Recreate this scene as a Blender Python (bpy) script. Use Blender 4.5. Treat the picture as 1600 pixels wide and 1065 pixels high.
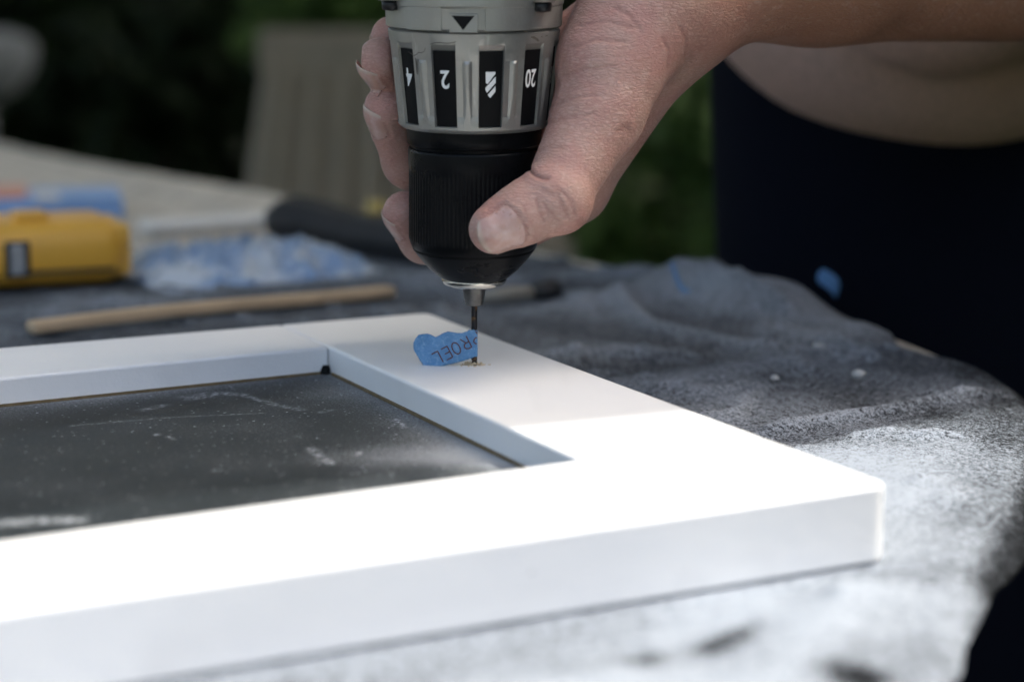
import bpy, math, random
import numpy as np
from mathutils import Vector, noise as mnoise

# ---------------------------------------------------------------- camera, world, sun, exposure
for o in list(bpy.data.objects):
    bpy.data.objects.remove(o)
SC = bpy.context.scene
COL = SC.collection
CAMZ = 0.87                       # camera height above the ground in metres
F_PX, CX, CY = 2894.0, 800.0, 532.5
PITCH = math.atan2(512.0, F_PX)

cam_data = bpy.data.cameras.new('camera')
cam_data.sensor_width = 36.0
cam_data.lens = F_PX * 36.0 / 1600.0
cam_data.clip_start = 0.01
cam_data.clip_end = 500.0
cam_data.dof.use_dof = True
cam_data.dof.focus_distance = 0.572
cam_data.dof.aperture_fstop = 6.6
cam = bpy.data.objects.new('camera', cam_data)
cam.location = (0, 0, CAMZ)
cam.rotation_euler = (math.radians(90) - PITCH, 0, 0)
COL.objects.link(cam)
SC.camera = cam

HEM_AZ = math.radians(28.0)       # run of the added shade canopy's front hem
SUN_AZ = math.radians(20.0)       # direction the sun stands in, measured from +x towards +y
SUN_EL = math.radians(54.0)
world = bpy.data.worlds.new('World')
SC.world = world
world.use_nodes = True
wn = world.node_tree
wn.nodes.clear()
sky = wn.nodes.new('ShaderNodeTexSky')
sky.sky_type = 'NISHITA'
sky.sun_disc = False
sky.sun_elevation = SUN_EL
sky.sun_rotation = math.radians(90) - SUN_AZ
sky.dust_density = 6.0
sky.ozone_density = 0.3
bg = wn.nodes.new('ShaderNodeBackground')
bg.inputs['Strength'].default_value = 0.15
wo = wn.nodes.new('ShaderNodeOutputWorld')
wn.links.new(sky.outputs[0], bg.inputs[0])
wn.links.new(bg.outputs[0], wo.inputs[0])

sun_d = bpy.data.lights.new('sun', 'SUN')
sun_d.energy = 2.0
sun_d.angle = math.radians(0.35)
sun_d.color = (1.0, 0.97, 0.93)
sun = bpy.data.objects.new('sun', sun_d)
to_sun = Vector((math.cos(SUN_EL) * math.cos(SUN_AZ), math.cos(SUN_EL) * math.sin(SUN_AZ), math.sin(SUN_EL)))
sun.rotation_euler = to_sun.to_track_quat('Z', 'Y').to_euler()
sun.location = (2, 2, 4)
COL.objects.link(sun)

SC.view_settings.view_transform = 'Standard'
SC.view_settings.look = 'None'
SC.view_settings.exposure = 1.48
SC.view_settings.gamma = 1.0
SC.view_settings.use_curve_mapping = False
SC.view_settings.use_white_balance = True
SC.view_settings.white_balance_temperature = 6600
SC.view_settings.white_balance_tint = 6
SC.cycles.max_bounces = 5
SC.cycles.diffuse_bounces = 3
SC.cycles.glossy_bounces = 3
SC.cycles.transmission_bounces = 2
SC.cycles.use_adaptive_sampling = True
SC.cycles.adaptive_threshold = 0.045
SC.cycles.caustics_reflective = False
SC.cycles.caustics_refractive = False

# ---------------------------------------------------------------- measuring helpers (millimetres, origin at the camera)
CP, SP = math.cos(PITCH), math.sin(PITCH)

def ray(px, py):
    u = (px - CX) / F_PX
    v = (CY - py) / F_PX
    return np.array([u, CP + v * SP, -SP + v * CP])

def W(px, py, y):                 # the point seen at a picture position, at plan distance y (mm)
    r = ray(px, py)
    return r * (y / r[1])

def onz(px, py, z):
    r = ray(px, py)
    return r * (z / r[2])

def depth_of(p):
    return p[1] * CP - p[2] * SP

def project(P):                   # (N,3) mm -> pixels
    d = P[:, 1] * CP - P[:, 2] * SP
    up = P[:, 1] * SP + P[:, 2] * CP
    return np.stack([CX + F_PX * P[:, 0] / d, CY - F_PX * up / d], 1)

def w3(p):                        # mm relative to the camera -> world metres
    return (p[0] * 0.001, p[1] * 0.001, p[2] * 0.001 + CAMZ)

ZTOP = -110.87                    # top of the white frame
ZCLOTH = -130.4
ZTABLE = -132.0

# ---------------------------------------------------------------- objects
def mesh_obj(name, verts, faces, mat, parent=None, smooth=False, mm=True, attrs=None):
    me = bpy.data.meshes.new(name)
    v = np.asarray(verts, dtype=np.float64)
    if mm:
        v = v * 0.001
        v[:, 2] += CAMZ
    me.from_pydata(v.tolist(), [], faces if isinstance(faces, list) else faces.tolist())
    me.update()
    if smooth:
        me.polygons.foreach_set('use_smooth', np.ones(len(me.polygons), dtype=bool))
    if attrs:
        for k, a in attrs.items():
            at = me.attributes.new(k, 'FLOAT', 'POINT')
            at.data.foreach_set('value', np.asarray(a, dtype=np.float32))
    if mat is not None:
        me.materials.append(mat)
    ob = bpy.data.objects.new(name, me)
    COL.objects.link(ob)
    if parent is not None:
        ob.parent = parent
        if parent.type == 'EMPTY':
            ob.matrix_parent_inverse = parent.matrix_world.inverted()
    return ob

def tag(o, label=None, cat=None, group=None, kind=None):
    if label: o['label'] = label
    if cat: o['category'] = cat
    if group: o['group'] = group
    if kind: o['kind'] = kind
    return o

def empty(name, p):               # p in mm
    o = bpy.data.objects.new(name, None)
    o.location = w3(p)
    o.empty_display_size = 0.05
    COL.objects.link(o)
    bpy.context.view_layer.update()
    return o

def bevel(ob, w, seg=2):
    m = ob.modifiers.new('bevel', 'BEVEL')
    m.width = w * 0.001
    m.segments = seg
    m.limit_method = 'ANGLE'
    m.angle_limit = math.radians(35)
    return ob

def prism(poly, z0, z1):          # poly: plan points (x,y), counter-clockwise
    n = len(poly)
    v = [(x, y, z0) for x, y in poly] + [(x, y, z1) for x, y in poly]
    f = [list(range(n))[::-1], list(range(n, 2 * n))]
    f += [[i, (i + 1) % n, n + (i + 1) % n, n + i] for i in range(n)]
    return v, f

def frame_from(dirx):
    d = np.array(dirx, float); d /= np.linalg.norm(d)
    return d

def box(c, size, ax=None, ay=None, az=None):
    ax = np.array([1, 0, 0.]) if ax is None else frame_from(ax)
    ay = np.array([0, 1, 0.]) if ay is None else frame_from(ay)
    az = np.cross(ax, ay) if az is None else frame_from(az)
    v = []
    for k in (-.5, .5):
        for j in (-.5, .5):
            for i in (-.5, .5):
                v.append(np.array(c) + ax * i * size[0] + ay * j * size[1] + az * k * size[2])
    f = [[0, 2, 3, 1], [4, 5, 7, 6], [0, 1, 5, 4], [2, 6, 7, 3], [0, 4, 6, 2], [1, 3, 7, 5]]
    return v, f

def tube(pts, radii, n=14, cap=True, flat=None):
    pts = [np.array(p, float) for p in pts]
    V, Fc = [], []
    up = np.array([0.05, 0.03, 1.0])
    for i, p in enumerate(pts):
        t = pts[min(i + 1, len(pts) - 1)] - pts[max(i - 1, 0)]
        t /= np.linalg.norm(t)
        s = np.cross(t, up)
        if np.linalg.norm(s) < .2: s = np.cross(t, np.array([1., 0, 0]))
        s /= np.linalg.norm(s)
        u = np.cross(s, t)
        for k in range(n):
            a = 2 * math.pi * k / n
            V.append(p + radii[i] * (math.cos(a) * s + math.sin(a) * u * (flat or 1)))
    for i in range(len(pts) - 1):
        for k in range(n):
            k2 = (k + 1) % n
            Fc.append([i * n + k, i * n + k2, (i + 1) * n + k2, (i + 1) * n + k])
    if cap:
        Fc.append(list(range(n))[::-1])
        Fc.append([(len(pts) - 1) * n + k for k in range(n)])
    return V, Fc

def join(parts):
    V, Fc = [], []
    for v, f in parts:
        o = len(V)
        V += list(v)
        Fc += [[i + o for i in q] for q in f]
    return V, Fc

def smoothstep(a, b, x):
    t = np.clip((x - a) / (b - a), 0, 1)
    return t * t * (3 - 2 * t)

def fbm(x, y, z=0.0, oct=4):
    return mnoise.fractal(Vector((x, y, z)), 1.0, 2.0, oct)

# ---------------------------------------------------------------- materials
class Mat:
    def __init__(self, name):
        self.m = bpy.data.materials.new(name)
        self.m.use_nodes = True
        self.t = self.m.node_tree
        self.p = self.t.nodes['Principled BSDF']
        self.n = self.t.nodes
        self.l = self.t.links
        self._co = None
    def set(self, **kw):
        for k, v in kw.items():
            k = k.replace('_', ' ')
            if isinstance(v, bpy.types.NodeSocket):
                self.l.new(v, self.p.inputs[k])
            elif isinstance(v, tuple) and len(v) == 3 and k in ('Base Color', 'Specular Tint', 'Sheen Tint'):
                self.p.inputs[k].default_value = (*v, 1)
            else:
                self.p.inputs[k].default_value = v
        return self
    def co(self):
        if self._co is None:
            self._co = self.n.new('ShaderNodeTexCoord').outputs['Object']
        return self._co
    def mapping(self, scale=(1, 1, 1), rot=(0, 0, 0), src=None):
        m = self.n.new('ShaderNodeMapping')
        m.inputs['Scale'].default_value = scale
        m.inputs['Rotation'].default_value = rot
        self.l.new(src or self.co(), m.inputs['Vector'])
        return m.outputs[0]
    def noise(self, scale, detail=4, rough=.55, vec=None, out='Fac', dist=0.0):
        t = self.n.new('ShaderNodeTexNoise')
        t.inputs['Scale'].default_value = scale
        t.inputs['Detail'].default_value = detail
        t.inputs['Roughness'].default_value = rough
        t.inputs['Distortion'].default_value = dist
        self.l.new(vec or self.co(), t.inputs['Vector'])
        return t.outputs[out]
    def voronoi(self, scale, feature='F1', vec=None, out='Distance'):
        t = self.n.new('ShaderNodeTexVoronoi')
        t.feature = feature
        t.inputs['Scale'].default_value = scale
        self.l.new(vec or self.co(), t.inputs['Vector'])
        return t.outputs[out]
    def attr(self, name, out='Fac'):
        t = self.n.new('ShaderNodeAttribute')
        t.attribute_name = name
        return t.outputs[out]
    def math(self, op, a, b=None, clamp=False):
        t = self.n.new('ShaderNodeMath')
        t.operation = op
        t.use_clamp = clamp
        for i, v in enumerate((a, b)):
            if v is None: continue
            if isinstance(v, bpy.types.NodeSocket): self.l.new(v, t.inputs[i])
            else: t.inputs[i].default_value = v
        return t.outputs[0]
    def ramp(self, fac, stops):
        t = self.n.new('ShaderNodeMapRange')
        t.interpolation_type = 'SMOOTHSTEP'
        t.inputs['From Min'].default_value, t.inputs['From Max'].default_value = stops[0], stops[1]
        t.inputs['To Min'].default_value, t.inputs['To Max'].default_value = stops[2], stops[3]
        self.l.new(fac, t.inputs['Value'])
        return t.outputs[0]
    def mix(self, fac, a, b):
        t = self.n.new('ShaderNodeMix')
        t.data_type = 'RGBA'
        if isinstance(fac, bpy.types.NodeSocket): self.l.new(fac, t.inputs[0])
        else: t.inputs[0].default_value = fac
        for i, v in ((6, a), (7, b)):
            if isinstance(v, bpy.types.NodeSocket): self.l.new(v, t.inputs[i])
            else: t.inputs[i].default_value = (*v, 1)
        return t.outputs[2]
    def bump(self, h, strength=.3, dist=.001, prev=None):
        t = self.n.new('ShaderNodeBump')
        t.inputs['Strength'].default_value = strength
        t.inputs['Distance'].default_value = dist
        self.l.new(h, t.inputs['Height'])
        if prev is not None: self.l.new(prev, t.inputs['Normal'])
        self.l.new(t.outputs[0], self.p.inputs['Normal'])
        return t.outputs[0]

def simple(name, col, rough=.5, var=.25, scale=60, bump=0.0, bscale=400, metallic=0.0, **kw):
    M = Mat(name)
    n = M.noise(scale, 5)
    c = M.mix(n, tuple(x * (1 - var) for x in col), tuple(min(1, x * (1 + var)) for x in col))
    M.set(Base_Color=c, Roughness=rough, Metallic=metallic, **kw)
    if bump:
        M.bump(M.noise(bscale, 3), bump, .0005)
    return M.m

# white lacquered wood
M = Mat('white_lacquer')
n1 = M.noise(9, 3, .6)
st = M.noise(30, 3, .6, M.mapping((1, .12, 1), (0, 0, .45)))
c = M.mix(M.ramp(n1, (.35, .7, 0, 1)), (.80, .80, .795), (.74, .745, .755))
c = M.mix(M.ramp(st, (.62, .72, 0, .25)), c, (.62, .62, .63))
sp = M.math('MULTIPLY', M.ramp(M.voronoi(75), (.02, .05, 1, 0)), M.ramp(M.noise(20, 2), (.52, .6, 0, .7)))
c = M.mix(sp, c, (.25, .24, .22))
smu = M.noise(17, 3, .7, M.mapping((1, .3, 1), (0, 0, .5)))
c = M.mix(M.ramp(smu, (.58, .75, 0, .35)), c, (.60, .60, .60))
M.set(Base_Color=c, Roughness=M.ramp(n1, (.3, .7, .38, .5)), Specular_IOR_Level=.4)
b = M.bump(M.noise(900, 3), .14, .0004)
M.bump(M.noise(190, 4, .6), .16, .0008, b)
MAT_WHITE = M.m

M = Mat('raw_wood_edge')
c = M.mix(M.noise(220, 4, .6, M.mapping((1, 1, .2))), (.06, .042, .02), (.24, .17, .085))
M.set(Base_Color=c, Roughness=.8)
MAT_RAW = M.m

# dusty dark panel: 'dust' holds the amount of paint dust lying on it
M = Mat('dusty_dark_panel')
d = M.attr('dust')
fine = M.noise(1500, 2, .75)
mid = M.noise(700, 3, .75)
spk = M.voronoi(430)
a = M.math('ADD', M.math('MULTIPLY', d, 1.0), M.math('MULTIPLY', M.math('SUBTRACT', fine, .5), .9))
a = M.math('ADD', a, M.math('MULTIPLY', M.math('SUBTRACT', mid, .5), .3))
fac = M.ramp(a, (.12, .80, 0.0, .55))
dots = M.math('MULTIPLY', M.ramp(spk, (.10, .24, 1, 0)), M.ramp(M.noise(240, 3), (.46, .62, 0, .8)))
fac = M.math('MAXIMUM', fac, M.math('MULTIPLY', dots, M.ramp(d, (.0, .30, .35, 1))))
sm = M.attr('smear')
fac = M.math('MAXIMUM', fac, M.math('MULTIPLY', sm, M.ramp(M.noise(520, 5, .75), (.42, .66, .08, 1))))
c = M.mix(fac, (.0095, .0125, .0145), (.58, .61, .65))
M.set(Base_Color=c, Roughness=.5, Specular_IOR_Level=.2)
M.bump(fine, .15, .0002)
MAT_PANEL = M.m

# black fabric with white overspray: 'cov' holds how much spray landed there
M = Mat('oversprayed_black_cloth')
cov = M.attr('cov')
st = M.mapping((1, 1.0, 1), (0, 0, .5))
fine = M.noise(1500, 2, .7)
mid = M.noise(520, 3, .7, st)
big = M.noise(26, 3, .6)
a = M.math('ADD', cov, M.math('MULTIPLY', M.math('SUBTRACT', fine, .5), .95))
a = M.math('ADD', a, M.math('MULTIPLY', M.math('SUBTRACT', mid, .5), .7))
a = M.math('ADD', a, M.math('MULTIPLY', M.math('SUBTRACT', big, .5), .26))
fac = M.ramp(a, (.30, .80, 0.0, 1.0))
c = M.mix(fac, (.007, .0078, .0092), (.285, .315, .36))
M.set(Base_Color=c, Roughness=.9, Specular_IOR_Level=.06)
b = M.bump(M.noise(1700, 2), .25, .0004)
M.bump(mid, .12, .0006, b)
MAT_CLOTH = M.m

# weathered teak
def teak(name, dark, light, ang):
    M = Mat(name)
    g = M.noise(14, 6, .65, M.mapping((14, .7, 14), (0, 0, ang)))
    c = M.mix(M.ramp(g, (.3, .7, 0, 1)), dark, light)
    c = M.mix(M.ramp(M.noise(5, 4), (.4, .7, 0, .4)), c, tuple(x * .8 for x in light))
    M.set(Base_Color=c, Roughness=.8, Specular_IOR_Level=.25)
    M.bump(g, .4, .002)
    return M.m
MAT_TEAK = teak('weathered_teak', (.40, .365, .315), (.66, .605, .53), .48)
MAT_CHAIR = teak('grey_chair_teak', (.215, .188, .148), (.35, .30, .24), math.pi / 2)

# skin
def skin(name, base, pink, tanc):
    M = Mat(name)
    red = M.math('ADD', M.attr('red'), M.ramp(M.noise(34, 2, .6), (.42, .7, 0, .32)), True); tan = M.attr('tan')
    n = M.noise(90, 3, .65)
    n2 = M.noise(420, 2, .6)
    c = M.mix(M.ramp(n, (.3, .72, 0, 1)), base, pink)
    c = M.mix(red, c, (.46, .205, .172))
    c = M.mix(tan, c, tanc)
    c = M.mix(M.ramp(n2, (.5, .75, 0, .22)), c, (.62, .47, .40))
    # fine cross-hatched skin lines
    wob = M.n.new('ShaderNodeVectorMath'); wob.operation = 'MULTIPLY_ADD'
    M.l.new(M.noise(330, 3, .6, out='Color'), wob.inputs[0]); wob.inputs[1].default_value = (.0022, .0022, .0022)
    M.l.new(M.mapping((.5, .6, 1.55), (0, .34, 0)), wob.inputs[2])
    v1 = M.voronoi(740, 'DISTANCE_TO_EDGE', wob.outputs[0])
    v2 = M.voronoi(1900, 'DISTANCE_TO_EDGE')
    wv = M.noise(260, 3, .6, M.mapping((.5, .5, 3.2), (.25, .35, 0)))
    line = M.ramp(v1, (.0, .30, 0, 1))
    line2 = M.ramp(v2, (.0, .2, 0, 1))
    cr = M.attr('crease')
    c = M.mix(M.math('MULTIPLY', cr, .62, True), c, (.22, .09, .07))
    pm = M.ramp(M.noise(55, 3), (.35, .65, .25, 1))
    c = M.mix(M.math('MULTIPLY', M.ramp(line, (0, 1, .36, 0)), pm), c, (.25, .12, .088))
    M.set(Base_Color=c, Roughness=M.ramp(n2, (.3, .7, .42, .58)), Specular_IOR_Level=.42,
          Subsurface_Weight=.12, Subsurface_Scale=.003)
    M.p.inputs['Subsurface Radius'].default_value = (1.0, .35, .2)
    b = M.bump(line, .34, .0005)
    b = M.bump(line2, .12, .0003, b)
    b = M.bump(wv, .22, .001, b)
    M.bump(n, .2, .001, b)
    return M.m
MAT_SKIN = skin('skin', (.44, .285, .232), (.43, .232, .195), (.30, .148, .088))

M = Mat('fingernail')
nz = M.noise(240, 4, .6)
tip = M.attr('tip')
c = M.mix(M.ramp(nz, (.35, .7, 0, 1)), (.46, .275, .23), (.52, .35, .31))
c = M.mix(M.math('MULTIPLY', tip, .7), c, (.52, .42, .34))
M.set(Base_Color=c, Roughness=.2, Specular_IOR_Level=.6, Subsurface_Weight=.15, Subsurface_Scale=.002)
M.bump(M.noise(500, 3, .6, M.mapping((1, 1, .2))), .12, .0004)
MAT_NAIL = M.m

# drill
M = Mat('silver_plastic')
n = M.noise(70, 6, .65); n2 = M.noise(1400, 2); dirt = M.noise(38, 6, .7)
c = M.mix(n, (.27, .265, .245), (.34, .334, .31))
c = M.mix(M.ramp(dirt, (.54, .72, 0, .6)), c, (.11, .10, .085))
scr = M.noise(420, 4, .7, M.mapping((1, 1, .12), (.2, .5, .3)))
c = M.mix(M.ramp(scr, (.62, .74, 0, .5)), c, (.50, .49, .46))
c = M.mix(M.ramp(n2, (.6, .8, 0, .3)), c, (.44, .43, .40))
M.set(Base_Color=c, Roughness=M.ramp(n, (.3, .7, .30, .42)), Metallic=.65)
M.bump(n2, .14, .0004)
MAT_SILVER = M.m
M = Mat('black_sleeve')
n = M.noise(120, 5, .7)
sc = M.noise(300, 5, .7, M.mapping((1, 1, .25)))
c = M.mix(M.ramp(sc, (.66, .8, 0, .35)), (.005, .0053, .006), (.05, .055, .08))
M.set(Base_Color=c, Roughness=M.ramp(n, (.3, .7, .25, .36)), Specular_IOR_Level=.09)
M.bump(sc, .06, .0003)
MAT_BLACK = M.m
MAT_INLAY = simple('black_inlay', (.004, .004, .0045), .5, .4, 300, .05, Specular_IOR_Level=.12)
MAT_PRINT = simple('white_print', (.72, .72, .70), .5, .12, 900)
MAT_STEEL = simple('polished_steel', (.62, .59, .53), .2, .12, 300, .05, metallic=1.0)
MAT_JAW = simple('jaw_steel', (.16, .155, .145), .38, .5, 500, .25, metallic=.9)
M = Mat('bit_steel')
n = M.noise(500, 4, .7)
M.set(Base_Color=M.mix(M.ramp(n, (.5, .7, 0, 1)), (.022, .022, .024), (.16, .08, .03)), Metallic=.6, Roughness=.38)
MAT_BIT = M.m
MAT_SCREW = simple('black_screw', (.012, .012, .013), .35, .4, 500, metallic=.4)
MAT_GRIME = simple('grime', (.07, .062, .05), .7, .4, 900)
MAT_RUBBER = simple('black_rubber', (.012, .012, .014), .75, .4, 120, .3)

M = Mat('blue_masking_tape')
n = M.noise(900, 3, .7); n2 = M.noise(160, 4, .6)
c = M.mix(M.ramp(n2, (.3, .7, 0, 1)), (.095, .235, .43), (.14, .30, .52))
c = M.mix(M.ramp(n, (.5, .72, 0, .6)), c, (.29, .46, .62))
c = M.mix(M.ramp(n, (.45, .28, 0, .5)), c, (.06, .16, .34))
M.set(Base_Color=c, Roughness=.7, Transmission_Weight=.0)
M.bump(n, .4, .0004)
M.bump(M.noise(220, 4, .6), .5, .0012)
MAT_TAPE = M.m
MAT_INK = simple('brown_ink', (.10, .045, .045), .7, .3, 800)
MAT_SHAVE = simple('wood_shaving', (.66, .55, .38), .8, .35, 900)
MAT_STICK = simple('pale_stick_wood', (.48, .35, .22), .75, .25, 40, .2)
MAT_YELLOW = simple('yellow_plastic', (.74, .385, .045), .42, .12, 30, .1)
MAT_GREYMETAL = simple('grey_metal', (.42, .43, .45), .35, .3, 200, metallic=.7)
MAT_DARK = simple('dark_plastic', (.015, .015, .016), .55, .3, 100)
MAT_BLUEPACK = simple('blue_pack', (.20, .34, .60), .45, .45, 25)
MAT_ORANGE = simple('salmon_pack_band', (.62, .27, .17), .5, .15, 25)
MAT_PAPER = simple('white_paper', (.74, .72, .68), .8, .06, 40)
M = Mat('crumpled_film')
n = M.noise(45, 5, .65)
c = M.mix(M.ramp(n, (.42, .60, 0, 1)), (.24, .36, .56), (.54, .59, .65))
M.set(Base_Color=c, Roughness=.16, Specular_IOR_Level=.7)
M.bump(M.noise(120, 4), .5, .003)
MAT_FILM = M.m

M = Mat('navy_trouser_cloth')
w = M.noise(900, 2, .6)
M.set(Base_Color=M.mix(w, (.003, .004, .009), (.005, .0065, .013)), Roughness=.95, Specular_IOR_Level=.08)
M.bump(w, .4, .0005)
MAT_NAVY = M.m
M = Mat('beige_knit')
rib = M.noise(420, 2, .5, M.mapping((1, 1, .06)))
n = M.noise(18, 4)
c = M.mix(n, (.60, .40, .335), (.66, .47, .40))
c = M.mix(M.ramp(rib, (.4, .6, .25, 0)), c, (.26, .19, .15))
M.set(Base_Color=c, Roughness=.9, Specular_IOR_Level=.15)
M.bump(rib, .5, .001)
MAT_KNIT = M.m
MAT_HAIR = simple('brown_hair', (.06, .035, .02), .5, .4, 90, .5)
MAT_SHOE = simple('shoe_leather', (.03, .025, .02), .6, .3, 60)

def leafmat(name, a, b):
    M = Mat(name)
    c = M.mix(M.noise(3.5, 4), a, b)
    M.set(Base_Color=c, Roughness=.6, Specular_IOR_Level=.2)
    return M.m
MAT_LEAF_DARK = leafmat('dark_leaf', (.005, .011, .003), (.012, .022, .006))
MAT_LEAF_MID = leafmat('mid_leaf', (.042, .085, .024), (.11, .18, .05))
MAT_BARK = simple('bark', (.05, .038, .028), .9, .3, 30, .5, 60)
M = Mat('lawn_ground')
c = M.mix(M.noise(2.2, 6, .7), (.018, .028, .010), (.045, .055, .022))
M.set(Base_Color=c, Roughness=.95)
M.bump(M.noise(40, 4), .6, .02)
MAT_GROUND = M.m
MAT_STONE = simple('pale_stone', (.17, .18, .195), .85, .15, 12, .4, 60)
M = Mat('pale_canvas')  # translucent, so the added canopy passes soft overhead fill
tl = M.n.new('ShaderNodeBsdfTranslucent')
tl.inputs['Color'].default_value = (.545, .56, .545, 1)
mxs = M.n.new('ShaderNodeMixShader')
mxs.inputs[0].default_value = .5
M.set(Base_Color=M.mix(M.noise(6, 4), (.49, .495, .48), (.565, .57, .55)), Roughness=.9)
M.l.new(M.p.outputs[0], mxs.inputs[1]); M.l.new(tl.outputs[0], mxs.inputs[2])
M.l.new(mxs.outputs[0], M.n['Material Output'].inputs['Surface'])
MAT_CANVAS = M.m
MAT_POST = simple('post_wood', (.16, .11, .07), .8, .3, 20)
MAT_FENCE = simple('dark_fence_wood', (.022, .018, .014), .9, .35, 12, .4, 40)

# ================================================================ the setting
tag(mesh_obj('ground', [(-200, -200, 0), (200, -200, 0), (200, 200, 0), (-200, 200, 0)], [[0, 1, 2, 3]], MAT_GROUND, mm=False),
    'dark grassy garden ground under the table', kind='structure')

# added canvas roof, out of view: shades the table, front edge casts the shadow line
def make_shade_canopy():
    ca, sa = math.cos(HEM_AZ), math.sin(HEM_AZ)
    L = np.array([ca, sa]); N = np.array([-sa, ca])
    P0 = np.array([0.0, 0.492]) + N * (2.05 - .76) / math.tan(SUN_EL) * math.sin(SUN_AZ - HEM_AZ)
    root = bpy.data.objects.new('shade_canopy', None)
    root.location = (P0[0], P0[1], 0)
    COL.objects.link(root)
    bpy.context.view_layer.update()
    H = 2.05
    ts = list(np.linspace(-1.9, .78, 14)) + list(np.linspace(.80, 1.36, 29)) + list(np.linspace(1.46, 3.5, 12))
    nu, nv = len(ts) - 1, 24
    reach = (H - .76) / math.tan(SUN_EL) * math.cos(SUN_AZ - HEM_AZ)
    def hem_bend(t):                  # front hem bent to shape the shadow edge it casts
        u = t - reach
        return np.interp(u, [-2.0, -.15, .05, .22, 1.5], [.085, .010, -.006, .026, -.01])
    V, Fc = [], []
    for layer in (0, 1):
        for j in range(nv + 1):
            for i in range(nu + 1):
                t = ts[i]
                d = 5.6 * j / nv + hem_bend(t) * (1 - j / nv)
                sag = -.05 * math.sin(math.pi * (t + 1.9) / 5.4) * math.sin(math.pi * j / nv)
                p = P0 + L * t + N * d
                V.append((p[0], p[1], H + sag + d * .04 + layer * .012))
    def idx(l, j, i): return l * (nu + 1) * (nv + 1) + j * (nu + 1) + i
    for j in range(nv):
        for i in range(nu):
            Fc.append([idx(0, j, i), idx(0, j + 1, i), idx(0, j + 1, i + 1), idx(0, j, i + 1)])
            Fc.append([idx(1, j, i), idx(1, j, i + 1), idx(1, j + 1, i + 1), idx(1, j + 1, i)])
    for i in range(nu):
        Fc.append([idx(0, 0, i), idx(0, 0, i + 1), idx(1, 0, i + 1), idx(1, 0, i)])
        Fc.append([idx(0, nv, i), idx(1, nv, i), idx(1, nv, i + 1), idx(0, nv, i + 1)])
    for j in range(nv):
        Fc.append([idx(0, j, 0), idx(1, j, 0), idx(1, j + 1, 0), idx(0, j + 1, 0)])
        Fc.append([idx(0, j, nu), idx(0, j + 1, nu), idx(1, j + 1, nu), idx(1, j, nu)])
    mesh_obj('shade_canvas', V, Fc, MAT_CANVAS, root, True, mm=False)
    for t, d in ((-1.85, .06), (3.45, .06), (-1.85, 5.5), (3.45, 5.5)):
        p = P0 + L * t + N * d
        v, f = box((p[0], p[1], (H + d * .04 - .002) / 2), (.09, .09, H + d * .04 - .004))
        mesh_obj('post', v, f, MAT_POST, root, mm=False)
    tag(root, 'unseen pale canvas canopy on four posts, added to shade the table', 'canopy')
make_shade_canopy()

# dark board fence added out of view on the right to cut sky fill
def make_sky_block_fence():
    root = bpy.data.objects.new('sky_block_fence', None)
    root.location = (1.55, .6, 0)
    COL.objects.link(root)
    bpy.context.view_layer.update()
    base = None
    for i in range(30):
        if base is None:
            v, f = box((0, 0, 0), (.022, .145, 1.9))
            base = mesh_obj('board', v, f, MAT_FENCE, None, mm=False); ob = base
        else:
            ob = base.copy(); COL.objects.link(ob)
        ob.parent = root
        ob.location = (0, -2.2 + i * .15, .95)
    tag(root, 'unseen dark board fence added on the right to block sky light', 'fence')
make_sky_block_fence()

# dark board fence behind the shrubs
def make_fence():
    root = bpy.data.objects.new('garden_fence', None)
    root.location = (0, 6.6, 0)
    COL.objects.link(root)
    bpy.context.view_layer.update()
    rnd = random.Random(5)
    v, f = box((0, 0, 0), (.145, .022, 2.0))
    base = None
    for i in range(40):
        x = -3.0 + i * .15
        if base is None:
            base = mesh_obj('board', [(a, b, c) for a, b, c in v], f, MAT_FENCE, None, mm=False)
            ob = base
        else:
            ob = base.copy(); COL.objects.link(ob)
        ob.parent = root
        ob.location = (x, rnd.uniform(-.006, .006), 1.0)
    for z in (.5, 1.6):
        v2, f2 = box((0, 6.65, z), (6.2, .05, .09))
        mesh_obj('rail', v2, f2, MAT_FENCE, root, mm=False)
    tag(root, 'dark board fence behind the shrubs', 'fence')
make_fence()

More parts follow.
